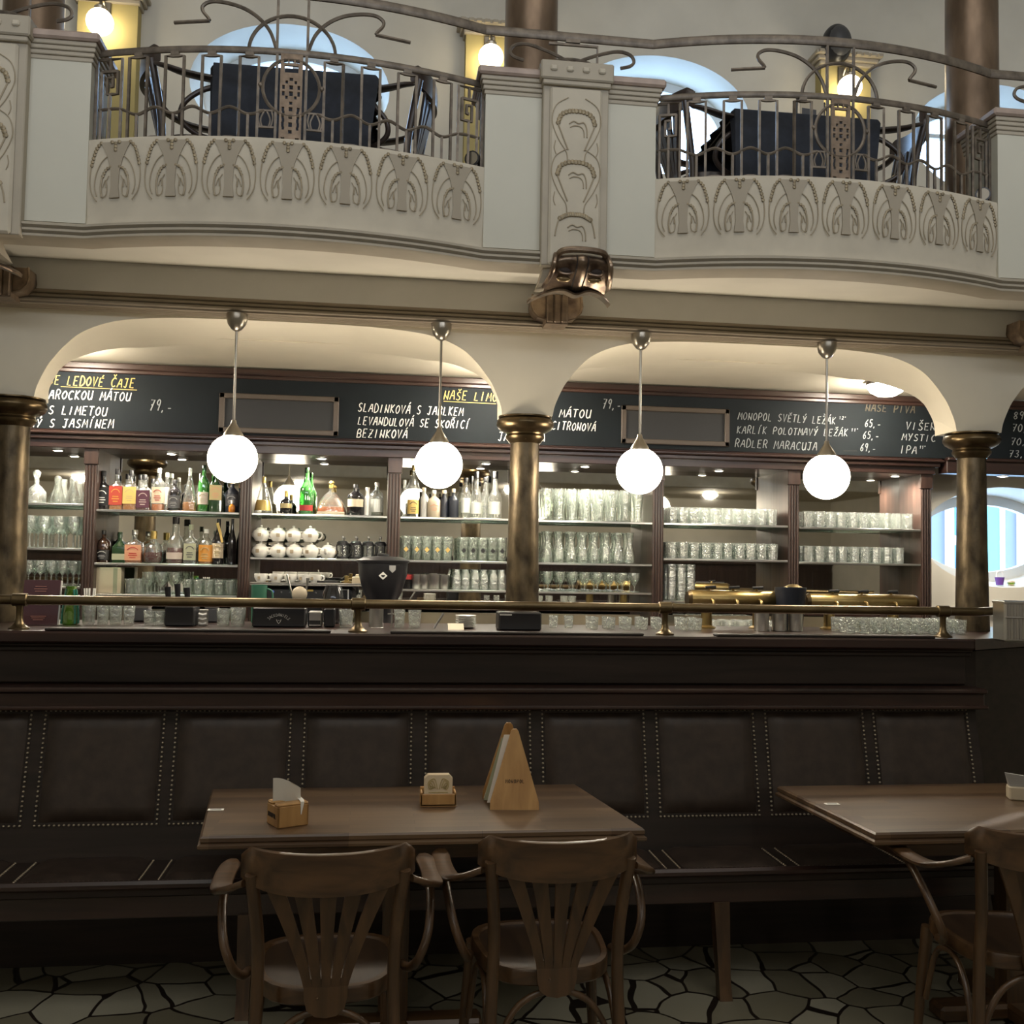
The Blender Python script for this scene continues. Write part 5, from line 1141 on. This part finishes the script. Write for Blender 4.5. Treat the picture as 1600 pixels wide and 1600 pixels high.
spots = [(407, 0, 'lower white teapot nearest the post'), (434.5, 0, 'second lower white teapot from the post'), (460, 0, 'third lower white teapot, under a stacked pot without handle in view'), (486, 0, 'fourth lower white teapot, under the pot with the open handle'), (512, 0, 'single white teapot beside the black coffee presses'),
         (407.5, 1, 'upper white teapot nearest the post'), (434, 1, 'upper white teapot standing in for a globe reflection, second from the post'), (458, 1, 'third upper white teapot from the post'), (484, 1, 'upper white teapot with its handle standing clear')]  # second upper pot added in place of a mirrored globe
for px, up, lb in spots:
    loc = (X_(px, z + .05, 5.965), 5.965, z + (.0925 if up else .0006))
    if tp is None: tp = teapot(lb, *loc, math.radians(-12))
    else: dup(tp, loc, math.radians(random.uniform(-25, 15)) if lb.find('single') < 0 else math.radians(80), lb)
def press(label, loc):
    t = thing('coffee_press', label, 'coffee press', loc, math.radians(-20), 'black coffee presses')
    MB().lathe([(.030, .004), (.031, .09), (.0295, .09), (.029, .008), (.001, .006)], (0, 0, 0), 18).build('glass_beaker', 'glass', t, 50)
    MB().lathe([(.027, .010), (.027, .07), (.001, .07)], (0, 0, 0), 16).build('coffee', 'dkglass', t, 50)
    mb = MB().lathe([(.034, 0), (.034, .012), (.031, .014)], (0, 0, 0), 18); mb.lathe([(.033, .078), (.033, .094), (.026, .102), (.001, .104)], (0, 0, 0), 18)
    for k in range(4): a = k * PI / 2 + .4; mb.tube([(.0325 * math.cos(a), .0325 * math.sin(a), .01), (.0325 * math.cos(a), .0325 * math.sin(a), .082)], .003, 6)
    mb.build('frame', 'plastic', t, 40)
    MB().tube(smooth_pts([(.032, 0, .086), (.056, 0, .08), (.058, 0, .04), (.034, 0, .012)], 5), .005, 8).build('handle', 'plastic', t, 50)
    MB().lathe([(.003, .10), (.003, .118), (.008, .121), (.008, .130), (.001, .133)], (0, 0, 0), 12).build('plunger_knob', 'steel', t, 50); return t
pp = None
for px, lb in ((535, 'black coffee press nearest the white teapots'), (556, 'second black coffee press from the teapots'), (575, 'third black coffee press from the teapots'), (594, 'black coffee press beside the fluted post')):
    loc = (X_(px, z + .05, 5.97), 5.97, z + .0006); pp = press(lb, loc) if pp is None else dup(pp, loc, math.radians(random.uniform(-60, 60)), lb)
# coffee machine
a, b_ = at(396, 905, 5.68), at(574, 905, 5.68); mx0, mx1 = a.x, b_.x; zt = 1.475
t = thing('coffee_machine', 'wide black espresso machine with a steel cup tray', 'coffee machine', ((mx0 + mx1) / 2, 5.68, 1.2355)); O = ((mx0 + mx1) / 2, 5.68, 1.2355)
MB(O).box(mx0 + .03, 5.56, 1.37, mx1 - .06, 5.86, zt - .015, .02).box(mx0 + .05, 5.66, 1.2360, mx1 - .08, 5.86, 1.38, .01).build('housing', 'plastic', t, 0)
MB(O).box(mx0 + .05, 5.54, 1.2356, mx1 - .08, 5.86, 1.262, .006).build('drip_tray', 'steel', t, 0)
mb = MB(O).box(mx0, 5.53, zt - .014, mx1, 5.88, zt - .006, .003); mb.tube([(mx0, 5.53, zt), (mx1, 5.53, zt)], .005, 8); mb.build('cup_tray', 'steel', t, 0)
mb = MB(O)
for k in range(10):
    x = mx0 + .16 + k * .045 + (.05 if k > 4 else 0); mb.sphere((x, 5.557, 1.425), .006, 10, 6, 1, .4, 1)
mb.build('button', 'darkgrey', t); MB(O).sphere((mx0 + .115, 5.557, 1.428), .009, 12, 8, 1, .4, 1).build('power_button', 'blue', t); MB(O).box((mx0 + mx1) / 2 - .015, 5.556, 1.432, (mx0 + mx1) / 2 + .022, 5.56, 1.442, .001).build('name_badge', 'gold', t, 0)
for k in range(2):
    x = mx0 + .17 + k * .26; mb = MB(O); mb.lathe([(.032, 0), (.034, .03), (.028, .05)], (x, 5.56, 1.325), 16); mb.tube([(x, 5.55, 1.335), (x, 5.43, 1.325)], [.010, .013], 10); mb.build('group_head', 'steel', t)
for x in (mx0 + .065, mx1 - .115):
    MB(O).tube([(x - .016, 5.538, 1.445), (x - .018, 5.532, 1.37), (x + .018, 5.532, 1.37), (x + .016, 5.538, 1.445)], .0055, 8, True).build('steam_wand', 'steel', t)
cup = None
for px, lb in ((408, 'white coffee cup at the outer end of the machine tray'), (431, 'second white coffee cup on the machine tray'), (454, 'third white coffee cup on the machine tray'), (475, 'fourth white coffee cup on the machine tray'), (492, 'fifth white coffee cup, next to the black dish')):
    loc = (X_(px, zt, 5.66), 5.66, zt - .0055)
    if cup is None:
        cup = thing('coffee_cup', lb, 'cup', loc, math.radians(-15), 'cups on the coffee machine')
        MB().lathe([(.020, 0), (.022, .003), (.036, .030), (.038, .052), (.0365, .052), (.033, .030), (.001, .008)], (0, 0, 0), 18).build('bowl', 'ceramic', cup, 50)
        MB().tube(smooth_pts([(.034, 0, .044), (.052, 0, .042), (.052, 0, .024), (.030, 0, .018)], 5), .0042, 8).build('handle', 'ceramic', cup, 50)
        MB().box(-.006, -.0385, .022, .008, -.036, .038).build('printed_mark', 'khaki', cup, 0)
    else: dup(cup, loc, math.radians(random.uniform(-40, 20)), lb)
x = X_(513, zt, 5.66); tag(MB((x, 5.66, zt)).lathe([(.04, 0), (.062, .006), (.066, .020), (.062, .020), (.04, .008), (.001, .006)], (x, 5.66, zt - .0055), 24).build('dish', 'plastic'), 'shallow black dish on the coffee machine tray', 'dish')
x = X_(541, zt, 5.66); t = thing('brass_tamper', 'small brass tamper lying on the coffee machine tray', 'tamper', (x, 5.66, zt - .0055)); MB().lathe([(.026, 0), (.028, .004), (.028, .016), (.012, .020), (.010, .035), (.014, .046), (.001, .050)], (0, 0, 0), 16).build('body', 'brass', t)
x = X_(560, zt, 5.66); tag(MB((x, 5.66, zt)).box(x - .035, 5.64, zt - .0055, x + .035, 5.69, zt + .038, .004).build('napkin_stack', 'cream', None, 0), 'pale stack of sugar sachets at the grinder end of the machine tray', 'sachets')
# grinder
gx = X_(598, 1.5, 5.38); t = thing('coffee_grinder', 'large black coffee grinder with a flared hopper and two white badges', 'grinder', (gx, 5.38, 1.2362))
MB().lathe([(.095, .0), (.095, .02), (.06, .04), (.055, .12), (.10, .20), (.125, .29), (.13, .36), (.001, .36)], (0, 0, 0), 24).build('body', 'plastic', t, 40)
MB().lathe([(.135, .355), (.138, .368), (.10, .385), (.03, .39), (.03, .402), (.001, .404)], (0, 0, 0), 24).build('hopper_lid', 'plastic', t, 40)
mb = MB(); mb.prism([(0, -.020), (.022, 0), (0, .020), (-.022, 0)], lambda u, v, d: (u, -.131 + d, .29 + v), -.002, .006); bdg = mb.build('diamond_badge', 'white', t, 0)
mb = MB(); mb.prism([(-.012, .004), (.012, .004), (.005, -.007), (-.005, -.007)], lambda u, v, d: (u, -.1335 + d, .29 + v), -.001, .0); mb.build('badge_print', 'black', bdg, 0)
mb = MB(); mb.prism([(-.018, .018), (.018, .018), (.018, -.004), (0, -.02), (-.018, -.004)], lambda u, v, d: (.047 + u * .9, -.122 + .3 * u + d, .325 + v), -.003, .006); mb.build('shield_badge', 'grey', t, 0)
# pale box on the third shelf, cups of steel, red tin
x0 = X_(148, 1.4); x1 = X_(190, 1.4)
t = thing('card_box', 'pale square box with a grey stripe on the shelf under the brown bottle', 'box', ((x0 + x1) / 2, 6.0, S3[1] + .0006)); w = (x1 - x0) / 2
MB().box(-w, -.04, 0, w, .04, .145, .003).build('carton', 'cream', t, 0); MB().box(w * .42, -.0415, .002, w * .72, -.039, .143).build('stripe', 'sage', t, 0)
x = X_(634, 1.44); t = thing('tea_tin', 'dark tin with a red lid on the low shelf beside the grinder', 'tin', (x, 5.98, S3[3] + .0006)); MB().lathe([(.035, 0), (.036, .055), (.001, .055)], (0, 0, 0), 18).build('body', 'dkglass', t); MB().lathe([(.038, .055), (.038, .078), (.03, .084), (.001, .084)], (0, 0, 0), 18).build('lid', 'redlbl', t)
cupm = None
for px, lb in ((650, 'small steel cup beside the red lidded tin'), (662, 'dark steel shaker cup between two bright ones'), (678, 'large steel cup on the low shelf'), (694, 'steel cup beside the glass jars')):
    o = tag(MB().lathe([(.026, 0), (.028, .004), (.031, .085), (.029, .085), (.026, .01), (.001, .008)], (0, 0, 0), 18).build('steel_cup', 'steel'), lb, 'cup', 'steel cups'); o.location = (X_(px, 1.44), 5.97, S3[3] + .0006)
    if px == 678: o.scale = (1.25, 1.25, 1.05)

# ================================================================== THINGS ON THE BAR
ZB_ = ZT + .0006
def bx(px, Y): return shelf_x(px, ZT + .05, Y)[0]
def hz(px, py, Y): return at(px, py, Y).z - ZT
Y1 = 4.62
t = thing('menu_book', 'burgundy drinks menu standing on the bar beside the end column', 'menu', (bx(64, 4.62), 4.62, ZB_), math.radians(6))
MB().loft([[(-.073, -.004 + y, z), (.071, -.004 + y, z), (.071, .004 + y, z), (-.073, .004 + y, z)] for y, z in ((-.03, 0), (.02, .188))]).build('cover', 'burgundy', t, 0)
MB().loft([[(-.070, .004 + y, z), (.076, .004 + y, z), (.076, .012 + y, z), (-.070, .012 + y, z)] for y, z in ((-.03, .002), (.02, .184))]).build('pages', 'paper', t, 0)
mb = MB()
for k, (w, zz) in enumerate(((.022, .160), (.026, .150), (.022, .140), (.016, .115), (.012, .105), (.03, .035), (.026, .028), (.02, .020))): mb.tube([(-w - .005, -.036 + zz * .266, zz), (w - .005, -.036 + zz * .266, zz)], .0016, 4)
mb.build('cover_print', 'pinkc', t, 0)
x = bx(110, Y1); t = thing('bottle', 'lime and teal striped glass bottle beside the burgundy menu', 'bottle', (x, Y1, ZB_)); MB().lathe([(.030, 0), (.034, .004), (.033, .05), (.026, .10), (.020, .15), (.024, .163)], (0, 0, 0), 18).build('bottle_body', 'lime_glass', t); mb = MB()
for k in (0, 1, 4, 5, 8, 9): a = k * PI / 5 + .5; mb.tube([(.0345 * math.cos(a), .0345 * math.sin(a), .004), (.0335 * math.cos(a), .0335 * math.sin(a), .05), (.0265 * math.cos(a), .0265 * math.sin(a), .10), (.0208 * math.cos(a), .0208 * math.sin(a), .15)], .005, 6)
mb.build('teal_stripe', 'teal_glass', t)
def tallglass(px, lb, w, h, inside=None, Y=Y1):
    o = thing('drinking_glass', lb, 'glass', (bx(px, Y), Y, ZB_)); MB().lathe([(w * .8, 0), (w * .84, .004), (w, h), (w * .94, h), (w * .78, .012), (.001, .01)], (0, 0, 0), 16).build('glass_body', 'tumbler', o, 50)
    if inside == 'straws':
        mb = MB()
        for k in range(9): a = k * 2.4; mb.tube([(w * .4 * math.cos(a), w * .4 * math.sin(a), .012), (w * .75 * math.cos(a), w * .75 * math.sin(a), h * 1.35)], .003, 6)
        mb.build('straws', 'white', o)
    return o
tallglass(139, 'glass crammed with white straws beside the lime and teal bottle', .030, .115, 'straws'); tallglass(161, 'tall glass right of the straw glass', .026, .09); tallglass(181, 'tall flared glass second from the straw glass', .028, .095); tallglass(202, 'short glass third from the straw glass', .025, .085)
tallglass(234, 'squat tumbler, first of two before the black box', .026, .062); tallglass(250, 'squat tumbler touching the black box', .024, .062)
def blackbox(px0, px1, py, lb, mat_='plastic', nm='condiment_box', Y=Y1, d_=.07):
    x0, x1 = bx(px0, Y), bx(px1, Y); h = hz((px0 + px1) / 2, py, Y); t = thing(nm, lb, 'box', ((x0 + x1) / 2, Y, ZB_)); w = (x1 - x0) / 2
    MB().box(-w, -d_, 0, w, d_, h, .006).build('case', mat_, t, 0); return t, w, h
blackbox(262, 308, 946, 'black box holding dark handled utensils')
for k, (px, py, a) in enumerate(((262, 917, .35), (277, 912, .15), (292, 918, -.12))):
    x = bx(px, Y1); t = thing('bar_utensil', ['black handled bar utensil leaning to the outside of the black box', 'black handled bar utensil standing tallest in the black box', 'black handled bar utensil nearest the receipt roll'][k], 'utensil', (x, Y1, ZT + .06), 0, 'bar utensils in the black box')
    h = at(px, py, Y1).z - ZT - .06; MB().tube([(a * .05, 0, -.02), (0, 0, h * .6), (-.004, 0, h)], [.006, .010, .012], 8, sq=(1.2, .6)).build('handle', 'plastic', t); MB().tube([(a * .10, 0, -.055), (a * .05, 0, -.02)], .004, 6).build('shaft', 'steel', t)
x = bx(318, Y1); t = thing('sachet_stand', 'narrow stand of white sachets between the black boxes', 'stand', (x, Y1, ZB_)); MB().box(-.018, -.02, 0, .018, .02, .070, .002).build('rack', 'steel', t, 0)
mb = MB()
for k in range(3): mb.tube([(-.017, -.021, .052 - .02 * k), (0, -.025, .047 - .02 * k), (.017, -.021, .052 - .02 * k)], .006, 6)
mb.build('sachets', 'white', t)
tallglass(349, 'clear jug shaped glass before the lettered black caddy', .030, .075); tallglass(372, 'broad clear glass touching the lettered black caddy', .034, .08)
t, w, h = blackbox(397, 479, 948, 'black bar caddy with arched white lettering and a small white emblem')
mb = MB(); s_ = 'JACK DANIEL'
for i, chh in enumerate('JACKDANIELS'):
    a = -.95 + i * .19; cx, cz = .052 * math.sin(a), .014 + .040 * math.cos(a)
    for pl in G[chh]: mb.tube([(cx + ((u - .4) * math.cos(a) * .0085 + (v - .5) * math.sin(a) * .012), -.0715, cz - (u - .4) * math.sin(a) * .0085 + (v - .5) * math.cos(a) * .012) for u, v in pl], .0009, 4)
mb.build('arched_lettering', 'white', t, 0)
mb = MB(); mb.tube([(-.010, -.0715, .034), (-.006, -.0715, .024), (0, -.0715, .016), (.006, -.0715, .024), (.010, -.0715, .034)], .0016, 4); mb.tube([(-.004, -.0715, .030), (.004, -.0715, .030)], .0012, 4); mb.build('emblem', 'white', t, 0)
t, w, h = blackbox(482, 504, 955, 'small steel napkin dispenser beside the lettered caddy', 'steel', 'napkin_dispenser', Y1, .04); MB().box(-w * .8, -.042, .012, w * .8, -.039, .030).build('slot', 'black', t, 0)
blackbox(507, 524, 950, 'narrow dark caddy beside the steel dispenser', 'plastic', 'condiment_box', Y1, .04)
tallglass(541, 'cut glass tumbler left of the brass rail post', .034, .078)
x = bx(588, Y1); tag(MB((x, Y1, ZT)).lathe([(.030 if i % 2 else .0335, z) for i, z in ((0, 0),)] + [(.032, .001), (.032, .10), (.029, .10), (.029, .004)], (x, Y1, ZB_), 24).build('fluted_steel_cup', 'steel'), 'tall steel shaker cup right of the brass rail post', 'cup')
tallglass(624, 'glass beside the corkscrew', .026, .08); tallglass(648, 'glass jug shaped tumbler before the saucers', .030, .078)
x = bx(612, Y1); t = thing('corkscrew', 'steel corkscrew standing beside the shaker cup', 'corkscrew', (x, Y1, ZB_)); mb = MB().tube([(0, 0, 0), (0, 0, .09)], .004, 8); mb.tube([(-.018, 0, .06), (.018, 0, .06)], .004, 8); mb.tube([(-.018, 0, .088), (.018, 0, .088)], .005, 8); mb.build('body', 'steel', t)
x = bx(684, Y1); t = thing('bar_spoon', 'slanting steel tongs lying before the saucers', 'tongs', (x, Y1 - .08, ZB_)); MB().tube([(-.02, 0, .004), (.02, 0, .07)], .004, 8, sq=(1.4, .6)).build('blade', 'steel', t)
for k in range(9):
    x = bx(728, Y1); o = tag(MB().lathe([(.026, 0), (.040, .004), (.048, .008), (.046, .009), (.026, .005), (.001, .004)], (0, 0, 0), 22).build('saucer', 'ceramic'), 'white saucer in the stack on the bar before the middle column', 'saucer', 'saucer stack'); o.location = (x, Y1, ZB_ + k * .0062)
x = bx(713, Y1 - .12); tag(MB((x, Y1 - .12, ZT)).loft([[(x - .035, Y1 - .12 + y, ZB_ + z), (x + .035, Y1 - .12 + y, ZB_ + z), (x + .035, Y1 - .116 + y, ZB_ + z), (x - .035, Y1 - .116 + y, ZB_ + z)] for y, z in ((0, 0), (.03, .026))]).build('reservation_card', 'cream', None, 0), 'cream card leaning before the saucer stack', 'card')
t, w, h = blackbox(777, 843, 956, 'wide black box in front of the middle column', 'plastic', 'condiment_box', 4.55, .06); MB().box(-w * .96, -.062, h - .014, -w * .4, -.059, h - .008).build('white_strip', 'white', t, 0)
bl = proto('bar_glass', '', 'glass', 'tumbler', [(.024, 0), (.027, .003), (.031, .075), (.0295, .075), (.025, .012), (.001, .010)], 14, ribs=1)
glass_row(bl, bx(850, 4.75), bx(900, 4.75), 2, ZT, (4.72,), 'low glass on the bar just right of the middle column', 'bar glasses right of the middle column', sc=.75)
glass_row(bl, bx(906, 4.75), bx(1032, 4.75), 5, ZT, (4.62, 4.70), 'ribbed glass on the bar under the flared beer glasses', 'bar glasses under the flared beer glasses')
glass_row(bl, bx(1046, 4.75), bx(1086, 4.75), 2, ZT, (4.62, 4.70), 'ribbed glass on the bar right of the third rail post', 'bar glasses right of the third rail post')
glass_row(bl, bx(1284, 4.75), bx(1470, 4.75), 9, ZT, (4.52, 4.59, 4.66), 'ribbed glass in the dense rows on the bar before the last column', 'bar glasses before the last column', sc=.9)
# brass tap towers
def tap(px0, px1, py0, py1, lb, Y=4.80):
    a, b_ = at(px0, (py0 + py1) / 2, Y), at(px1, (py0 + py1) / 2, Y); L = (b_.x - a.x) / 2; r = (at(px0, py0, Y).z - at(px0, py1, Y).z) / 2
    t = thing('beer_tap', lb, 'beer tap', ((a.x + b_.x) / 2, Y, ZB_), 0, 'brass beer tap towers'); zc = (a.z + b_.z) / 2 - ZB_
    MB().tube([(-L, 0, zc), (-L + .006, 0, zc), (L - .006, 0, zc), (L, 0, zc)], [r * .9, r, r, r * .9], 28).build('cylinder', 'brass', t, 40)
    mb = MB()
    for s_ in (-1, 1): mb.tube([(s_ * (L - .004), 0, zc), (s_ * (L + .012), 0, zc)], [r * 1.02, r * .8], 28)
    mb.build('end_cap', 'capital', t, 40)
    mb = MB()
    for s_ in (-.6, .6): mb.lathe([(.045, 0), (.045, .006), (.028, .014), (.026, zc - r * .8)], (s_ * L, 0, 0), 18)
    mb.build('pedestal', 'brass', t)
    for k in range(3):
        x = (-.55 + .55 * k) * L; mb = MB().tube([(x, -.0, zc + r * .6), (x, -.01, zc + r + .012)], .007, 8); h_ = mb.build('tap_lever', 'brass', t); MB().tube([(x - .02, -.01, zc + r + .012), (x + .03, -.012, zc + r + .014)], [.007, .009], 8).build('lever_grip', 'plastic', h_)
        MB().tube(smooth_pts([(x, -r * .9, zc), (x, -r - .03, zc - .01), (x, -r - .035, zc - .05)], 4), .007, 8).build('spout', 'brass', t)
    return t
tap(1077, 1211, 922, 951, 'brass cylinder beer tap tower left of the dark ice bucket')
tap(1262, 1428, 928, 953, 'brass cylinder beer tap tower right of the dark ice bucket')
x = bx(1235, 4.745); t = thing('ice_bucket', 'dark blue ice bucket between the brass taps', 'bucket', (x, 4.745, ZB_)); h = hz(1235, 918, 4.745)
MB().lathe([(.055, 0), (.057, .004), (.076, h), (.072, h), (.054, .01), (.001, .01)], (0, 0, 0), 24).build('pail', 'navy', t); 
x = bx(1260, 4.74); t = thing('brass_bell', 'brass dome bell hooked over the dark ice bucket', 'bell', (x, 4.90, ZB_)); h = hz(1260, 913, 4.90); MB().lathe([(.062, h - .07), (.060, h - .045), (.045, h - .015), (.02, h - .002), (.001, h)], (0, 0, 0), 24, False).build('dome', 'brass', t); MB().lathe([(.04, 0), (.04, .006), (.01, .012), (.01, h - .006)], (0, 0, 0), 16).build('stand', 'brass', t)
x = bx(1190, 4.63); tag(MB((x, 4.63, ZT)).lathe([(.034 if k % 2 else .032, .0 + .001 * k) for k in range(2)] + [(.034, .105), (.031, .105), (.031, .004)], (x, 4.63, ZB_), 24).build('steel_canister', 'steel'), 'steel canister under the first brass tap', 'canister', 'steel canisters')
for k, (px, lb) in enumerate(((1218, 'steel canister under the dark ice bucket'), (1243, 'steel canister nearest the dense rows of bar glasses'))):
    x = bx(px, 4.63); tag(MB((x, 4.63, ZT)).lathe([(.032, 0), (.034, .002), (.034, .10), (.031, .10), (.031, .004)], (x, 4.63, ZB_), 24).build('steel_canister', 'steel'), lb, 'canister', 'steel canisters')
# steel box at the end of the bar
p = atz(1592, 1004, ZT); t = thing('steel_bin', 'fluted stainless steel bin at the end of the bar', 'bin', (p.x + .03, p.y + .06, ZB_), math.radians(-12)); h = at(1590, 940, p.y).z - ZT
mb = MB().box(-.07, -.05, 0, .12, .08, h, .006)
for k in range(8): mb.tube([(-.062 + k * .024, -.051, .012), (-.062 + k * .024, -.051, h - .012)], .007, 8)
mb.build('body', 'steel', t); MB().box(-.072, -.056, h - .012, .122, .082, h, .003).build('rim', 'steel', t, 0); MB().box(-.07, -.062, h * .58, .12, -.054, h * .62, .003).build('hand_bar', 'steel', t, 0)
# back counter odds and ends in front of the machine
x = bx(406, 5.42); 
gz = 1.2356
def bc(px, Y): return shelf_x(px, 1.3, Y)[0]
t = thing('glass_bowl', 'dark green glass bowl left of the espresso machine', 'bowl', (bc(402, 5.35), 5.40, 0)); 
bpy.data.objects.remove(t)
x = bx(404, 4.86); t = thing('measuring_jug', 'dark green measuring jug on the bar behind the lettered caddy', 'jug', (x, 4.86, ZB_)); h = hz(404, 914, 4.86); MB().lathe([(.030, 0), (.033, .004), (.036, h), (.033, h), (.029, .01), (.001, .01)], (0, 0, 0), 20).build('cup', 'greenc', t); MB().tube(smooth_pts([(.034, 0, h * .9), (.060, 0, h * .8), (.056, 0, h * .4), (.033, 0, h * .3)], 4), .005, 8).build('handle', 'greenc', t)
x = bx(466, 4.86); t = thing('utensil_pot', 'steel utensil pot on the bar behind the lettered caddy', 'pot', (x, 4.86, ZB_)); MB().lathe([(.036, 0), (.038, .004), (.038, .10), (.035, .10), (.035, .006), (.001, .006)], (0, 0, 0), 20).build('pot_body', 'steel', t)
t2 = thing('strainer', 'steel strainer sticking out of the utensil pot', 'strainer', (x, 4.86, ZB_ + .01)); MB().tube([(.01, 0, 0), (-.03, -.005, .12), (-.055, -.01, .215)], .0045, 8).build('handle', 'steel', t2); MB().sphere((.004, -.005, .125), .036, 16, 10, 1, .5, 1).build('mesh_bowl', 'beige', t2)
t2 = thing('whisk', 'thin steel whisk standing in the utensil pot', 'whisk', (x + .015, 4.86, ZB_ + .01)); MB().tube([(0, .005, 0), (.018, .005, .13), (.024, .005, .20)], [.003, .003, .008], 8).build('handle', 'steel', t2)
x = bx(520, 4.86); t = thing('sugar_bowl', 'round dark glass sugar bowl on the bar before the espresso machine', 'bowl', (x, 4.86, ZB_)); h = hz(520, 915, 4.86); MB().lathe([(.030, 0), (.046, .02), (.056, h * .5), (.048, h * .8), (.036, h), (.033, h), (.001, .01)], (0, 0, 0), 22).build('bowl_body', 'dkglass', t)
# saucer piles between shelf and rail
for k, (px0, px1, lb) in enumerate(((202, 238, 'white folded cloth on the back counter under the small tumblers'), (296, 312, 'white folded cloth under the black handled utensils'), (318, 345, 'white folded cloth on the back counter right of the utensils'))):
    x0, x1 = bx(px0, 4.88), bx(px1, 4.88); h0 = hz((px0 + px1) / 2, 940, 4.88); t = thing('folded_cloth', lb, 'cloth', ((x0 + x1) / 2, 4.88, ZB_)); w = (x1 - x0) / 2
    MB().box(-w * .9, -.03, 0, w * .9, .03, h0 - .03, .006).build('stack', 'darkgrey', t, 0); MB().box(-w, -.035, h0 - .03, w, .035, h0 + .015, .012).build('fold', 'paper', t, 0)

# ================================================================== GALLERY EXTRAS AND WINDOW SILL
t = thing('wall_speaker', 'black oval loudspeaker on the gallery wall above the third globe sconce', 'speaker', (2.87, YW, 4.98))
MB().sphere((0, -.13, 0), .11, 24, 16, .88, .85, 1.18).build('cabinet', 'plastic', t, 60); MB().box(-.03, -.06, -.03, .03, 0, .03, .004).build('wall_bracket', 'plastic', t, 0); MB().sphere((0, -.155, .0), .092, 20, 12, .9, .9, 1.2).build('grille', 'darkgrey', t, 60)
for px, py, lb in ((743, 250, 'small black spotlight on the balcony end beside the middle pier'), (1538, 298, 'small black spotlight on the balcony end beside the third oval window')):
    p = at(px, py, 4.10); t = thing('spotlight', lb, 'spotlight', (p.x, 4.12, 3.2005), math.radians(-25), 'spotlights on the balcony edge')
    MB().lathe([(.024, 0), (.024, .008), (.008, .012), (.008, .03)], (0, 0, 0), 14).build('base', 'plastic', t)
    MB().tube([(0, .03, .048), (0, .025, .048), (0, -.02, .046), (0, -.04, .045)], [.02, .026, .030, .032], 16).build('head', 'plastic', t, 50); MB().tube([(0, -.0405, .045), (0, -.042, .045)], .026, 16).build('lens', 'nickel', t)
p = at(1265, 152, 4.8); t = thing('picture_card', 'framed card standing on the cloth of the second gallery table', 'card', (p.x, 4.80, 3.8115), math.radians(8))
MB().box(-.06, -.012, 0, .075, -.006, .15, .002).build('card', 'beige', t, 0); MB().box(-.05, -.0135, .02, .03, -.012, .09).build('picture', 'darkgrey', t, 0); mb = MB(); mb.tube([(-.075, 0, 0), (-.07, 0, .17)], .005, 6); mb.tube([(-.075, 0, .14), (.085, 0, .135)], .005, 6); mb.tube([(.08, 0, 0), (.085, 0, .14)], .005, 6); mb.build('stand', 'plastic', t)
def sill(px, py, Y): return at(px, py, Y)
p = at(1562, 918, 6.33); zs = 1.515
t = thing('flower_pot', 'small violet pot with a pale plant on the round window ledge', 'pot', (p.x, 6.33, zs)); MB().lathe([(.022, 0), (.030, .05), (.032, .052), (.027, .052), (.001, .04)], (0, 0, 0), 18).build('pot', 'violet', t); MB().tube(smooth_pts([(-.024, 0, .05), (-.02, 0, .08), (0, 0, .092), (.02, 0, .08), (.024, 0, .05)], 4), .003, 6).build('hoop_handle', 'white', t)
p = at(1579, 918, 6.33); t = thing('small_dish', 'little yellow green dish right of the violet pot', 'dish', (p.x + .004, 6.33, zs)); MB().lathe([(.018, 0), (.026, .022), (.022, .030), (.001, .034)], (0, 0, 0), 16).build('body', 'cream', t); MB().lathe([(.0265, .008), (.027, .018)], (0, 0, 0), 16, False).build('green_band', 'lime_glass', t)
# house across the street
t = thing('building', 'pale lilac house across the street seen through the round window', 'building', (8.0, 12.0, 0)); O = (8.0, 12.0, 0)
MB(O).box(-4, 12, 0, 18, 13, 5.4).build('facade', 'ext_lilac', t, 0)
def fx(px): return at(px, 830, 12.0).x
for p0, p1 in ((1476, 1512), (1588, 1640), (1400, 1440)):
    x0, x1 = fx(p0), fx(p1); f = MB(O).box(x0, 11.93, 1.0, x1, 12.0, 3.6).build('window_frame', 'ext_white', t, 0)
    for z0, z1 in ((1.1, 1.93), (2.05, 3.5)): MB(O).box(x0 + .09, 11.92, z0, x1 - .09, 11.935, z1).build('window_glass', 'ext_blue', f, 0)
MB(O).box(fx(1528), 11.95, 0, fx(1558), 12.0, 5.2).build('turquoise_pilaster', 'ext_cyan', t, 0); MB(O).box(fx(1558), 11.94, 0, fx(1566), 12.0, 5.2).build('white_strip', 'ext_white', t, 0)
